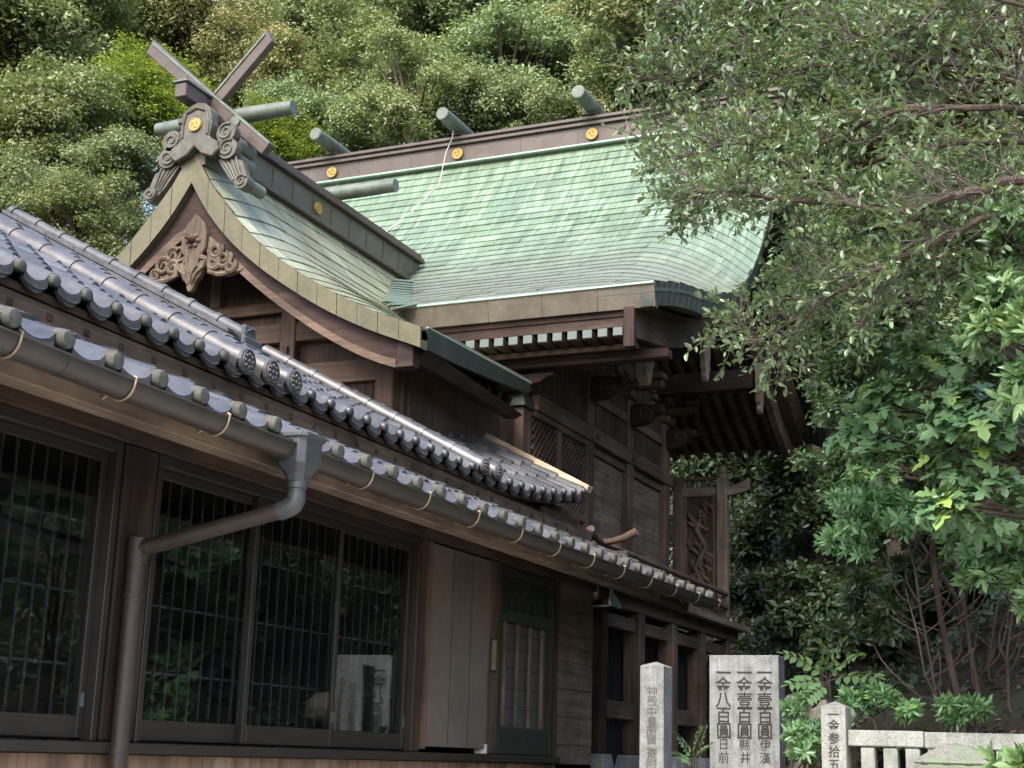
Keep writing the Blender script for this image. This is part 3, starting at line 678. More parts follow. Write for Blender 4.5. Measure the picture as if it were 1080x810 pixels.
# fluted flashing where the two copper roofs meet
m_ = MB()
for sg in (1,):
    L_ = []; 
    for k in range(15):
        t = k/14; dx = lerp(1.12, .18, t); x = AX+dx
        # meeting line: same height on both roofs
        lo, hi = 13.9, 18.2; zt = gz(dx)+.16
        for _ in range(30):
            md = (lo+hi)/2
            if float(interp(md, FP)) < zt: lo = md
            else: hi = md
        L_.append((x, lo, zt))
    for k in range(14):
        a, b = L_[k], L_[k+1]
        m_.bar((a[0]-.02, a[1]-.17, gz(a[0]-AX-.02)+.185), (a[0]+.13, a[1]+.10, max(float(interp(max(14, a[1]+.10), FP))+.035, a[2])), .085, .02)
m_.build('valley_flashing', M['valleycopper'], honden)

# ---------------- body
WX = -6.35
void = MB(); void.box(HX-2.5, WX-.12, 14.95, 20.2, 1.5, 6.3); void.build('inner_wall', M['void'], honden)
def col(x, y, z0, z1, w_=.22, mat='brownZ', name='column', parent=None, bev=.014):
    return MB().box(x-w_/2, x+w_/2, y-w_/2, y+w_/2, z0, z1).build(name, M[mat], parent or honden, bevel=bev)
col(WX-.125, 14.77, 3.44, 5.40, .25)
cp = MB(); cp.add([(WX-.29, 14.6, 5.40), (WX+.04, 14.6, 5.40), (WX+.04, 14.94, 5.40), (WX-.29, 14.94, 5.40), (WX-.24, 14.65, 5.57), (WX-.01, 14.65, 5.57), (WX-.01, 14.89, 5.57), (WX-.24, 14.89, 5.57)],
       [(3,2,1,0),(4,5,6,7),(0,1,5,4),(1,2,6,5),(2,3,7,6),(3,0,4,7)]); cp.build('column_cap', M['greencopper'], honden, bevel=.006)
# bracket on the porch column
MB().box(WX-.23, WX+.0, 14.5, 14.75, 5.58, 5.66).box(WX-.2, WX-.02, 14.52, 14.72, 5.66, 5.738).build('bracket_block', M['redX'], honden, bevel=.02)
m_ = MB(); m_.prism([(-.5, 5.738), (.52, 5.738), (.5, 5.70), (.42, 5.685), (.36, 5.64), (.26, 5.62), (.18, 5.60), (.12, 5.56), (-.12, 5.56), (-.26, 5.62), (-.42, 5.685)], lambda a, b, t: (WX-.11+a, 14.6-t, b), -.06, .06); m_.build('bracket_arm', M['redX'], honden, bevel=.01)
COLS = (16.68, 18.2, 19.78)
for y in COLS: col(WX-.06, y, 3.44, 6.30, .22)
m_ = MB(); m_.box(WX-.03, WX+.075, 14.9, 19.95, 5.41, 5.60); nag = m_.build('tie_rail', M['brownY'], honden, bevel=.01)
m_ = MB(); m_.box(WX-.05, WX+.055, 14.9, 19.9, 3.44, 3.62); m_.build('sill_rail', M['brownY'], honden, bevel=.01)
for y in (16.85, 18.2):
    m_ = MB(); Wx = lambda a, b, t: (WX+.076+t, y+a, 5.505+b); disc(m_, Wx, 0, 0, .05, 0, .018, 10); m_.build('rail_boss', M['greencopper'], nag, bevel=.008)
for ya, yb in ((16.79, 18.09), (18.31, 19.67)):
    MB().box(WX-.06, WX+.02, ya, yb, 5.97, 6.10).build('upper_rail', M['brownY'], honden, bevel=.008)
    m_ = MB()
    for k in range(7): z = 3.63+k*.252; m_.box(WX-.12, WX-.045-.002*(k % 2), ya, yb, z, z+.248)
    m_.build('wall_panel', M['greyY'], honden)
    MB().box(WX-.12, WX-.05, ya, yb, 5.602, 5.968).build('upper_panel', M['darkY'], honden)
    MB().box(WX-.05, WX+.0, ya, yb, 5.30, 5.408).build('panel_head', M['brownY'], honden, bevel=.006)
# porch bay: two lattice windows over boarded doors
MB().box(WX-.03, WX+.03, 15.66, 15.76, 3.62, 5.34).build('mullion', M['brownZ'], honden, bevel=.008)
MB().box(WX-.04, WX+.04, 14.9, 16.58, 5.335, 5.408).build('window_head', M['brownY'], honden, bevel=.006)
for ya, yb in ((14.91, 15.66), (15.76, 16.57)):
    m_ = MB(); z0, z1 = 4.47, 5.335; sp = .082
    for sg in (1, -1):
        c = -2.0
        while c < 3.2:                                # clip diagonals to the frame
            pts = []
            for t in np.linspace(0, 1, 60):
                y = lerp(ya, yb, t); z = z0+c+(y-ya)*(1 if sg > 0 else -1)+(0 if sg > 0 else (yb-ya))
                if z0 <= z <= z1: pts.append((y, z))
            if len(pts) > 2:
                m_.bar((WX-.012+.012*sg, pts[0][0], pts[0][1]), (WX-.012+.012*sg, pts[-1][0], pts[-1][1]), .024, .022, (1, 0, 0))
            c += sp*1.32
    m_.build('lattice', M['brownY'], honden)
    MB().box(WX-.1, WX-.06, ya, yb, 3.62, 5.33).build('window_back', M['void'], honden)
    MB().box(WX-.03, WX+.03, ya, yb, 4.38, 4.47).build('window_sill', M['brownY'], honden, bevel=.006)
    MB().box(WX-.03, WX+.02, ya, yb, 4.14, 4.2).build('mid_rail', M['brownY'], honden, bevel=.006)
    m_ = MB(); n = 4
    for k in range(n): a = lerp(ya, yb, k/n); m_.box(WX-.035, WX-.01, a+.004, lerp(ya, yb, (k+1)/n)-.004, 3.62, 4.38)
    m_.build('door_boards', M['brownZ'], honden)
    m_ = MB()
    for k in range(1, n): a = lerp(ya, yb, k/n); m_.box(WX-.012, WX+.012, a-.02, a+.02, 3.62, 4.38)
    m_.build('door_batten', M['brownZ'], honden)
# bracket sets and elephant-head noses at the column tops
nose = [(0, .13), (.16, .15), (.27, .12), (.38, .13), (.44, .10), (.46, .04), (.41, .0), (.33, -.01), (.29, -.08), (.2, -.13), (.08, -.15), (0, -.15)]
for y in COLS:
    m_ = MB(); m_.prism(nose, lambda a, b, t: (WX+.05+a, y+t, 6.08+b), -.085, .085); nb = m_.build('beam_nose', M['redX'], honden, bevel=.02)
    m_ = MB(); spiral(m_, lambda a, b, t: (WX+.05+a, y-t, 6.08+b), .2, .01, .085, 1.4, .088, .012); m_.build('nose_scroll', M['brownX'], nb)
    m_ = MB(); m_.box(WX-.22, WX+.12, y-.17, y+.17, 6.30, 6.42); m_.build('bracket_block', M['brownX'], honden, bevel=.03)
    m_ = MB(); m_.box(WX-.12, WX+.02, y-.55, y+.55, 6.42, 6.54).box(WX-.5, WX+.5, y-.07, y+.07, 6.425, 6.545); m_.build('bracket_arm', M['brownY'], honden, bevel=.03)
    for dx, dy in ((.42, 0), (-.04, -.46), (-.04, .46), (-.04, 0)): MB().box(WX+dx-.1, WX+dx+.1, y+dy-.1, y+dy+.1, 6.548, 6.64).build('bearing_block', M['brownX'], honden, bevel=.02)
MB().box(WX-.13, WX+.03, 16.0, 20.4, 6.645, 6.80).build('wall_plate', M['brownY'], honden, bevel=.01)
gp_ = [(15.0, 5.605), (20.0, 5.605)]+[(y, rz(y)+.08) for y in (20.0, 19.4, 18.8, 18.25, 17.6, 16.9, 16.2, 15.5, 15.0)]
m_ = MB(); m_.prism(gp_, lambda a, b, t: (t, a, b), WX-.12, WX-.02); m_.build('gable_wall', M['darkZ'], honden)
# long purlins jutting out under the gable, each with a pendant board on its end
for y, z0, z1 in ((16.68, 6.42, 6.64), (18.25, 7.55, 7.78), (19.35, 6.62, 6.90)):
    MB().box(HX-4.3, HX+4.16, y-.1, y+.1, z0, z1).build('purlin', M['redX'], honden, bevel=.01)
    m_ = MB()
    m_.prism([(-.13, z1+.05), (.13, z1+.05), (.13, z0-.05), (.10, z0-.1), (.10, z0-.2), (.06, z0-.24), (.06, z0-.3), (.03, z0-.33), (0, z0-.36), (-.03, z0-.33), (-.06, z0-.3), (-.06, z0-.24), (-.10, z0-.2), (-.10, z0-.1), (-.13, z0-.05)],
             lambda a, b, t: (HX+4.22+t, y+a, b), -.02, .05)
    pb = m_.build('purlin_pendant', M['greyZ'], honden, bevel=.008)
# curved rainbow beam from porch column to body
m_ = MB(); secs = []
for k in range(12):
    t = k/11; y = lerp(14.7, 16.7, t); z = 6.0+.28*math.sin(t*math.pi*.5)+.2*t
    secs.append([(WX-.02, y, z), (WX+.1, y, z), (WX+.1, y, z-.2), (WX-.02, y, z-.2)])
m_.sweep(secs); m_.build('rainbow_beam', M['brownY'], honden)
m_ = MB(); m_.prism([(-.12, 6.0), (.12, 6.0), (.16, 5.8), (.12, 5.62), (.05, 5.5), (0, 5.46), (-.05, 5.5), (-.12, 5.62), (-.16, 5.8)], lambda a, b, t: (HX+3.98+t, 15.15+a, b+.2), -.06, .06)
spiral(m_, lambda a, b, t: (HX+4.045, 15.15+a, b), 0, 5.9, .1, 1.6, 0, .02); m_.build('carved_pendant', M['carved'], honden, bevel=.02)

# ---------------- veranda, railing, side screen
VX = -5.6
m_ = MB()
for k in range(24): y = 15.12+k*.248; m_.box(WX+.06, VX+.13, y, y+.243, 3.44, 3.505)
m_.build('veranda_floor', M['greyX'], honden)
MB().box(VX-.11, VX+.0, 15.1, 20.95, 3.28, 3.438).build('veranda_beam', M['brownY'], honden, bevel=.01)
MB().box(VX+.131, VX+.155, 15.12, 21.07, 3.43, 3.51).build('veranda_edge', M['greyY'], honden, bevel=.004)
PY = (15.46, 16.74, 18.03, 19.30, 20.57)
for k, y in enumerate(PY):
    p = col(VX-.105, y-.105, 1.66, 3.278, .21, 'redZ' if k == 0 else 'brownZ', 'floor_post')
    m_ = MB(); m_.add([(VX-.28, y-.28, 1.5), (VX+.07, y-.28, 1.5), (VX+.07, y+.07, 1.5), (VX-.28, y+.07, 1.5), (VX-.25, y-.25, 1.66), (VX+.04, y-.25, 1.66), (VX+.04, y+.04, 1.66), (VX-.25, y+.04, 1.66)],
           [(3,2,1,0),(4,5,6,7),(0,1,5,4),(1,2,6,5),(2,3,7,6),(3,0,4,7)]); m_.build('post_plinth', M['granite'], honden, bevel=.01)
for k in range(4):
    MB().box(VX-.16, VX-.05, PY[k]+.002, PY[k+1]-.213, 3.05, 3.20).build('floor_beam', M['brownY'], honden, bevel=.008)
    if k in (0, 2): MB().box(VX-.165, VX-.06, PY[k]+.002, PY[k+1]-.1, 2.05, 2.24).build('tie_rail', M['brownY'], honden, bevel=.008)
    m_ = MB()
    for q in range(9): y = PY[k]+.03+q*.12; m_.box(VX-.24, VX-.22, y, y+.022, 1.9, 3.05)
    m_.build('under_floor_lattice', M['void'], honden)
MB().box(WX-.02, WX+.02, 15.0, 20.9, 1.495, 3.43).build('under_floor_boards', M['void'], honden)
# copper-capped nose of the porch beam
MB().box(VX-.02, VX+.07, 15.24, 15.50, 3.22, 3.43).build('beam_nose', M['redX'], honden, bevel=.01)
m_ = MB(); m_.prism([(0, 3.235), (.36, 3.235), (.36, 3.27), (.02, 3.43), (0, 3.43)], lambda a, b, t: (VX+.07+t, 15.25+a, b), .0, .03); m_.build('nose_cap', M['lightgreen'], honden, bevel=.004)
MB().box(VX-.3, VX+.1, 15.16, 15.2, 3.215, 3.235).build('cap_flashing', M['lightgreen'], honden)
def rail_end(pts, r0, name='rail'):
    return MB().tube(pts, r0, 12).build(name, M['brownY'], honden, smooth=True)
rail_end([(VX, 20.32, 3.92), (VX, 18, 3.92), (VX, 15.5, 3.92), (VX, 15.2, 3.925), (VX, 15.0, 3.95), (VX, 14.84, 4.02)], [.035, .035, .035, .035, .04, .048], 'top_rail')
rail_end([(WX+.1, 15.22, 3.92), (VX-.2, 15.22, 3.92), (VX+.1, 15.22, 3.935), (VX+.26, 15.22, 3.97), (VX+.40, 15.22, 4.035)], [.035, .035, .036, .043, .052], 'top_rail')
for z, h in ((3.74, .06), (3.56, .05)):
    MB().box(VX-.035, VX+.035, 15.0, 20.33, z-h/2, z+h/2).build('lower_rail', M['brownY'], honden, bevel=.006)
    MB().box(WX+.1, VX+.3, 15.185, 15.255, z-h/2+.055, z+h/2+.055).build('lower_rail', M['brownX'], honden, bevel=.006)
for y in (16.3, 17.35, 18.4, 19.4):
    o = MB().box(VX-.03, VX+.03, y-.03, y+.03, 3.505, 3.885).build('baluster', M['brownZ'], honden, bevel=.005)
    m_ = MB(); m_.box(VX-.042, VX+.042, y-.05, y+.05, 3.80, 3.88); m_.build('bracket_cup', M['brass'], o, bevel=.012)
SY = 20.4
col(VX-.07, SY, 3.5, 5.60, .155, 'greyZ', 'screen_post')
m_ = MB(); m_.tube([(VX-.07, SY, z) for z in (5.60, 5.64, 5.655, 5.68, 5.72, 5.76)], [.075, .075, .06, .072, .07, .05], 12); m_.build('post_finial', M['greyZ'], honden, smooth=True)
col(WX+.02, SY, 3.5, 5.62, .14, 'brownZ', 'screen_post')
m_ = MB(); secs = []
for x, z, h in ((WX+.06, 5.40, .13), (VX-.16, 5.40, .13), (VX+.01, 5.40, .14), (VX+.14, 5.425, .15), (VX+.25, 5.46, .165), (VX+.33, 5.505, .18)):
    secs.append([(x, SY-.045, z-h/2), (x, SY+.045, z-h/2), (x, SY+.045, z+h/2), (x, SY-.045, z+h/2)])
m_.sweep(secs); m_.build('screen_beam', M['greyX'], honden, bevel=.006)
MB().tube([(WX+.06, SY, 5.60), (VX-.14, SY, 5.60)], .028, 10).build('screen_top_rail', M['brownX'], honden)
m_ = MB()
for k in range(9):
    x = WX+.12+k*.055; m_.tube([(x, SY, 5.47), (x+.05, SY, 5.52), (x+.02, SY, 5.57)], .009, 5); m_.tube([(x+.05, SY, 5.47), (x, SY, 5.53)], .007, 5)
m_.build('openwork', M['brownX'], honden)
MB().box(WX+.09, VX-.15, SY-.02, SY+.02, 3.5, 5.335).build('screen_panel', M['darkZ'], honden)
m_ = MB(); rr = random.Random(3)
for k in range(46):
    cx = rr.uniform(WX+.2, VX-.24); cz = rr.uniform(3.7, 5.2); a = rr.uniform(0, 6); L_ = rr.uniform(.08, .2)
    pts = [(cx+L_*(t-.5)*math.cos(a)+.04*math.sin(3*t+a), SY-.025-.018*math.sin(t*3.1), cz+L_*(t-.5)*math.sin(a)+.05*math.sin(t*3.1)) for t in np.linspace(0, 1, 6)]
    m_.tube(pts, [.008, .026, .034, .03, .02, .006], 7)
m_.tube([(WX+.3, SY-.02, 3.72), (WX+.42, SY-.03, 4.0), (WX+.28, SY-.03, 4.3), (WX+.44, SY-.03, 4.6), (WX+.3, SY-.03, 4.85), (WX+.4, SY-.02, 5.15)], [.03, .04, .045, .045, .04, .02], 8)
m_.build('dragon_carving', M['brownX'], honden, smooth=True)
for x in (WX+.12, VX-.18): MB().box(x-.035, x+.035, SY-.04, SY+.03, 3.505, 5.33).build('screen_stile', M['brownZ'], honden, bevel=.006)
# stone platform
pod = thing('stone_platform', 'low pale granite platform that the hall posts stand on', 'platform', (HX, 18, .6))
m_ = MB(); m_.box(HX-4.2, -5.15, 14.72, 21.4, .6, 1.40); m_.build('platform_body', M['fieldstone'], pod)
m_ = MB()
for k in range(7): m_.box(-5.5, -5.1, 14.7+k*.96, 14.7+k*.96+.953, 1.403, 1.5)
for k in range(9): m_.box(-5.5-(k+1)*.9+.004, -5.504-k*.9, 14.68, 15.06, 1.403, 1.5)
m_.box(HX-4.15, -5.508, 15.064, 21.4, 1.4, 1.494)
m_.build('kerb_stones', M['granite'], pod, bevel=.012)

# ================================================================== side hall with tiled roofs (nearest building)
WALL = -5.5
hall = thing('side_hall', 'long dark wooden side hall with smoked tile roofs, gutter and large dark glass windows', 'hall', (WALL, 9.0, .9))
def kawara(name, parent, y0, n, pitch, xe, ze, slope, courses, clen, lift=lambda y: 0, mat='kawara', x_end=None, amp=1.0, ymax=None):
    """S-shaped interlocking roof tiles, course by course; a roll is centred on every y0 + k*pitch"""
    mb = MB(); m = 11
    def sec(t):
        if t < .58: return -.034*math.sin(math.pi*t/.58)
        return .062*max(0.0, math.sin(math.pi*(t-.58)/.42))**.8
    for k in range(n):
        ya = y0+k*pitch-.80*pitch
        for c in range(courses):
            s0, s1 = c*clen, (c+1)*clen+.03; jz = random.uniform(-.004, .004); jy = random.uniform(-.004, .004); js = random.uniform(-.006, .006) if c else 0
            b = len(mb.v); tint = random.random()
            for s_, up_ in ((s0+js, -.006), (s0+js, .026), (s1, .0)):
                for q in range(m+1):
                    t = q/m; y = ya+t*(pitch+.012)+jy
                    mb.v.append((xe-s_, y, ze+slope*s_+sec(t)*amp+up_+jz+lift(y)+(.004 if t > .98 else 0)))
            for r_ in range(2):
                for q in range(m): mb.f.append((b+r_*(m+1)+q, b+r_*(m+1)+q+1, b+(r_+1)*(m+1)+q+1, b+(r_+1)*(m+1)+q)); mb.t.append(.05+.95*tint)
    return mb.build(name, M[mat], parent, recalc=False, smooth=True, angle=35)
# --- lower pent roof
LX, LZ, LS = -4.40, 3.280, .45
def lift_low(y): return .030*max(0, (9.3-y)/4.7)**2+.012*max(0, (y-9.3)/5.3)**2
low = MB(); low.v = []; low.prism([(-4.46, LZ-.03), (-5.5, LZ-.03+LS*1.04), (-5.5, LZ-.09+LS*1.04), (-4.46, LZ-.075)], lambda a, b, t: (a, t, b), 2.6, 15.62)
lr = low.build('pent_roof', M['greyY'], hall)
kawara('roof_tiles', lr, 3.24, 36, .345, LX, LZ, LS, 4, .27, lift_low, amp=.8)
for k in range(36):
    y = 3.24+k*.345; jz = random.uniform(-.004, .004)
    jz += lift_low(y); m_ = MB(); m_.tube([(LX+.042, y, LZ+.036+jz), (LX+.038, y, LZ+.036+jz), (LX+.022, y, LZ+.036+jz), (LX-.04, y, LZ+.05+jz)], [.026, .040, .046, .046], 14)
    m_.build('tile_end', M['nose'], lr, smooth=True)
for k in range(36):
    m_ = MB(); y = 3.24+k*.345; secs = []
    for q in range(9):
        t = q/8; yy = y-.345+.06+t*(.345-.12); zz = LZ-.026*math.sin(math.pi*t)+lift_low(yy)
        secs.append([(LX+.008, yy, zz+.014), (LX+.008, yy, zz-.012*math.sin(math.pi*(.12+.76*t))-.004), (LX-.02, yy, zz-.012*math.sin(math.pi*(.12+.76*t))-.004), (LX-.02, yy, zz+.01)])
    m_.sweep(secs); m_.build('eave_lip', M['kawara'], lr)
# fascia beam, soffit, gutter
MB().box(-4.73, -4.60, 2.6, 7.15, 3.165, 3.335).build('eave_beam', M['greyY'], hall, bevel=.006)
MB().box(-4.73, -4.60, 7.156, 15.2, 3.163, 3.337).build('eave_beam', M['greyY'], hall, bevel=.006)
m_ = MB()
for k in range(36): y = 3.06+k*.345; m_.bar((-5.48, y, LZ+LS*1.06-.13), (-4.62, y, LZ+LS*.2-.125), .05, .07)
m_.build('eave_rafters', M['brownX'], hall)
g = MB(); secs = []
def gdz(y): return .034*((y-9.3)/6.2)**2-.012
for y in np.linspace(2.6, 15.62, 28):
    z = 3.275+gdz(y); s_ = []
    for k in range(11): a = math.pi*k/10; s_.append((-4.455+.075*math.cos(a), y, z-.085*math.sin(a)))
    for k in range(10, -1, -1): a = math.pi*k/10; s_.append((-4.455+.068*math.cos(a), y, z-.078*math.sin(a)+.001))
    secs.append(s_)
g.sweep(secs); gut = g.build('gutter', M['gutter'], hall, smooth=True)
m_ = MB(); m_.tube([(-4.378, y, 3.277+gdz(y)) for y in np.linspace(2.6, 15.62, 28)], .008, 8); m_.build('gutter_bead', M['gutter'], gut, smooth=True)
m_ = MB(); m_.prism([(-4.455+.076*math.cos(math.pi*k/10), 3.31-.086*math.sin(math.pi*k/10)) for k in range(11)], lambda a, b, t: (a, t, b), 15.615, 15.63); m_.build('gutter_end', M['gutter'], gut)
y = 3.9
while y < 15.7:
    if abs(y-7.03) > .2:
        z = 3.277+gdz(y); p = [(-4.60, y, 3.27)]+[(-4.455-.083*math.cos(math.pi*k/10), y, z-.094*math.sin(math.pi*k/10)) for k in range(2, 11)]+[(-4.366, y, z+.012), (-4.385, y, z+.02)]
        m_ = MB(); m_.tube(p[:1]+[(-4.56, y, 3.20)]+p[1:], .006, 6); m_.build('gutter_bracket', M['brass'], gut)
    y += .78
for y in (5.0, 9.1, 12.6):
    m_ = MB(); s2 = []
    for yy in (y, y+.06): s2.append([(-4.455+.079*math.cos(math.pi*k/10), yy, 3.277+gdz(yy)-.089*math.sin(math.pi*k/10)) for k in range(11)]+[(-4.455+.074*math.cos(math.pi*k/10), yy, 3.277+gdz(yy)-.083*math.sin(math.pi*k/10)) for k in range(10, -1, -1)])
    m_.sweep(s2); m_.build('gutter_joint', M['gutter'], gut)
# rainwater head and downpipe
HY = 7.03
def ring(w_, d_, z, cx=-4.43):
    c = .035
    return [(cx-d_, HY-w_+c, z), (cx-d_+c, HY-w_, z), (cx+d_-c, HY-w_, z), (cx+d_, HY-w_+c, z), (cx+d_, HY+w_-c, z), (cx+d_-c, HY+w_, z), (cx-d_+c, HY+w_, z), (cx-d_, HY+w_-c, z)]
m_ = MB(); m_.sweep([ring(.125, .105, 3.345), ring(.135, .115, 3.34), ring(.135, .115, 3.315), ring(.122, .10, 3.31), ring(.115, .095, 3.17), ring(.075, .065, 3.11), ring(.06, .055, 3.07)])
hp = m_.build('rainwater_head', M['hopper'], hall, bevel=.004)
m_ = MB(); m_.tube([(-4.43, HY, 3.08), (-4.43, HY, 3.035), (-4.43, HY, 3.03), (-4.43, HY, 2.985)], [.058, .058, .05, .05], 16); m_.tube([(-4.43, HY, 3.01), (-4.43, HY, 2.97), (-4.442, HY-.003, 2.945), (-4.475, HY-.007, 2.925), (-4.53, HY-.015, 2.905)], [.052, .054, .056, .055, .054], 16)
m_.build('elbow', M['hopper'], hp, smooth=True)
PYY = 6.87
m_ = MB(); m_.tube([(-4.51, HY-.012, 2.912), (-5.33, PYY+.01, 2.705)], .047, 16)
dp = m_.build('downpipe', M['pipe'], hall, smooth=True)
m_ = MB(); m_.tube([(-5.31, PYY+.01, 2.71), (-5.38, PYY, 2.70)], .05, 16); m_.tube([(-5.375, PYY, 2.745), (-5.375, PYY, 1.7), (-5.375, PYY, .9)], .052, 16); m_.build('vertical_pipe', M['pipe'], dp, smooth=True)
for z in (2.42, 1.55):
    m_ = MB(); m_.tube([(-5.375, PYY, z), (-5.375, PYY, z+.02)], .058, 16); m_.bar((-5.375, PYY, z+.01), (-5.5, PYY, z+.01), .02, .02); m_.build('pipe_clip', M['pipe'], dp, smooth=True)
MB().tube([(-5.375, PYY, 2.60), (-5.375, PYY, 2.76)], .058, 16).build('pipe_collar', M['pipe'], dp, smooth=True)
# --- wall: posts, windows, shutter box, door, planks
MB().box(WALL-.06, WALL+.03, 2.0, 14.6, .9, 1.545).build('base_boards', M['basewood'], hall)
MB().box(WALL-.1, WALL+.10, 2.0, 13.6, 1.55, 1.615).build('sill', M['sash'], hall, bevel=.006)
MB().box(WALL-.1, WALL+.08, 2.0, 14.6, 3.31, 3.42).build('lintel', M['darkY'], hall, bevel=.006)
MB().box(WALL-.1, WALL+.02, 2.0, 14.6, 3.425, 3.95).build('upper_wall', M['brownY'], hall)
MB().box(WALL-.12, WALL+.06, 6.78, 7.08, 1.617, 3.308).build('post', M['redZ'], hall, bevel=.01)
MB().box(WALL-.12, WALL+.03, 10.62, 10.74, 1.617, 3.308).build('post', M['darkZ'], hall, bevel=.008)
MB().box(WALL-.12, WALL+.05, 11.96, 12.19, 1.617, 3.308).build('post', M['brownZ'], hall, bevel=.01)
def window(y0, y1, sashes, bars_y):
    w_ = MB()
    for a, b in ((y0, y0+.05), (y1-.05, y1)): w_.box(WALL-.1, WALL+.05, a, b, 1.617, 3.308)
    w_.box(WALL-.1, WALL+.045, y0+.051, y1-.051, 3.24, 3.307); f = w_.build('window', M['sash'], hall, bevel=.004)
    n = len(sashes)
    for i, (a, b) in enumerate(sashes):
        x = WALL+(.012 if i % 2 else -.028); s_ = MB()
        s_.box(x-.015, x+.015, a, a+.05, 1.63, 3.238).box(x-.015, x+.015, b-.05, b, 1.63, 3.238).box(x-.014, x+.014, a+.051, b-.051, 1.63, 1.75).box(x-.014, x+.014, a+.051, b-.051, 3.18, 3.237)
        so_ = s_.build('sash', M['sash'], f, bevel=.003)
        MB().box(x-.003, x+.003, a+.052, b-.052, 1.752, 3.178).build('pane', M['glass'], f)
        MB().box(x+.0145, x+.0165, b-.048+.006, b-.012, 1.80, 1.875).build('sticker', M['rafterend'], f)
    l = MB(); yy = y0+.06; x = WALL-.085
    while yy < y1-.06: l.box(x-.006, x+.006, yy, yy+.012, 1.64, 3.23); yy += .118
    for z in (2.02, 2.42, 2.82): l.box(x-.018, x-.007, y0+.06, y1-.06, z, z+.015)
    l.build('lattice', M['lattice'], f)
window(2.2, 6.76, [(2.25, 3.72), (3.70, 5.2), (5.16, 6.71)], 0)
window(7.1, 10.6, [(7.15, 8.28), (8.22, 9.38), (9.32, 10.55)], 0)
sh = MB().box(WALL-.05, WALL+.055, 10.79, 11.94, 1.66, 3.29).build('shutter_box', M['shutter'], hall, bevel=.004)
m_ = MB()
for y in (11.18, 11.56): m_.box(WALL+.055, WALL+.0575, y, y+.008, 1.68, 3.28)
m_.build('panel_seam', M['lattice'], sh)
MB().box(WALL-.05, WALL+.06, 10.745, 10.785, 1.64, 3.30).build('shutter_trim', M['brownZ'], sh, bevel=.004)
MB().box(WALL-.04, WALL+.07, 11.915, 11.945, 1.62, 1.70).build('corner_stop', M['white'], sh)
pl = MB().box(WALL+.051, WALL+.062, 11.99, 12.10, 2.32, 2.62).build('handle_plate', M['sash'], hall, bevel=.004)
m_ = MB()
for k in range(3): m_.box(WALL+.063, WALL+.07, 12.0+k*.033, 12.018+k*.033, 2.34, 2.60)
m_.build('handle_bars', M['brass'], pl)
# door: frame, transom panel with two diamonds, barred frosted glass
DY0, DY1 = 12.20, 13.56
d_ = MB(); d_.box(WALL-.06, WALL+.03, DY0, DY0+.08, 1.62, 3.30).box(WALL-.06, WALL+.03, DY1-.08, DY1, 1.62, 3.30).box(WALL-.06, WALL+.028, DY0+.081, DY1-.081, 2.80, 2.92).box(WALL-.06, WALL+.028, DY0+.081, DY1-.081, 1.62, 1.86).box(WALL-.06, WALL+.028, DY0+.081, DY1-.081, 3.22, 3.30)
door = d_.build('door', M['transom'], hall, bevel=.005)
MB().box(WALL-.05, WALL-.02, DY0+.082, DY1-.082, 2.922, 3.218).build('transom_panel', M['transom'], door)
m_ = MB()
for dz in (.055, -.055): m_.prism([(.0, .055), (.10, 0), (0, -.055), (-.10, 0)], lambda a, b, t: (WALL-.019+t, 12.9+a, 3.06+dz+b), 0, .003)
m_.build('diamond_mark', M['lattice'], door)
m_ = MB()
for k in range(7): y = DY0+.1+k*.18; m_.bar((WALL-.017, y, 2.93), (WALL-.017, min(DY1-.09, y+.28), 3.21), .006, .004, (1, 0, 0)); m_.bar((WALL-.017, y, 3.21), (WALL-.017, min(DY1-.09, y+.28), 2.93), .006, .004, (1, 0, 0))
m_.build('diagonal_mesh', M['greencopper'], door)
MB().box(WALL-.04, WALL-.03, DY0+.082, DY1-.082, 1.862, 2.798).build('pane', M['frosted'], door)
for k in range(4): y = DY0+.2+k*.3; MB().box(WALL-.02, WALL+.012, y, y+.028, 1.862, 2.798).build('door_bar', M['greyZ'], door, bevel=.003)
m_ = MB()
for z in (2.02, 2.2, 2.38, 2.56, 2.7): m_.box(WALL-.028, WALL-.024, DY0+.082, DY1-.082, z, z+.01)
m_.build('pane_bar', M['lattice'], door)
MB().box(WALL-.05, WALL+.05, DY1+.002, DY1+.05, 1.62, 3.305).build('door_post', M['darkZ'], hall, bevel=.005)
m_ = MB()
for k in range(9):
    z = .92+k*.27; j = .003*(k % 2); m_.box(WALL-.05, WALL+.03+j, 13.62, 14.62, z, z+.266)
m_.build('plank_wall', M['greyY'], hall, bevel=.004)
MB().box(-10.0, WALL+.02, 14.56, 14.6, .9, 3.9).build('end_wall', M['brownZ'], hall)
# dim room behind the glass
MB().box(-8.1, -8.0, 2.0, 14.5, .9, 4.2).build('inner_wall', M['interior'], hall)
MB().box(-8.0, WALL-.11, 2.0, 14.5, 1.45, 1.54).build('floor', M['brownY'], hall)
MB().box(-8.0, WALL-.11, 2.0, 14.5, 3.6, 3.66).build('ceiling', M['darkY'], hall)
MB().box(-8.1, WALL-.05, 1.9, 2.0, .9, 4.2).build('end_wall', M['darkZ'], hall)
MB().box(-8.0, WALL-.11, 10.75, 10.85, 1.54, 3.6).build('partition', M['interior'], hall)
for y in (4.5, 6.9, 9.2): MB().box(-7.9, -7.75, y, y+.15, 1.54, 3.6).build('inner_post', M['brownZ'], hall, bevel=.01)
ch_ = thing('wooden_chair', 'small brown wooden chair standing inside the hall behind the third glass pane', 'chair', (-6.5, 9.75, 1.54))
MB().box(-6.72, -6.3, 9.55, 9.97, 1.92, 1.96).build('seat', M['redX'], ch_, bevel=.008)
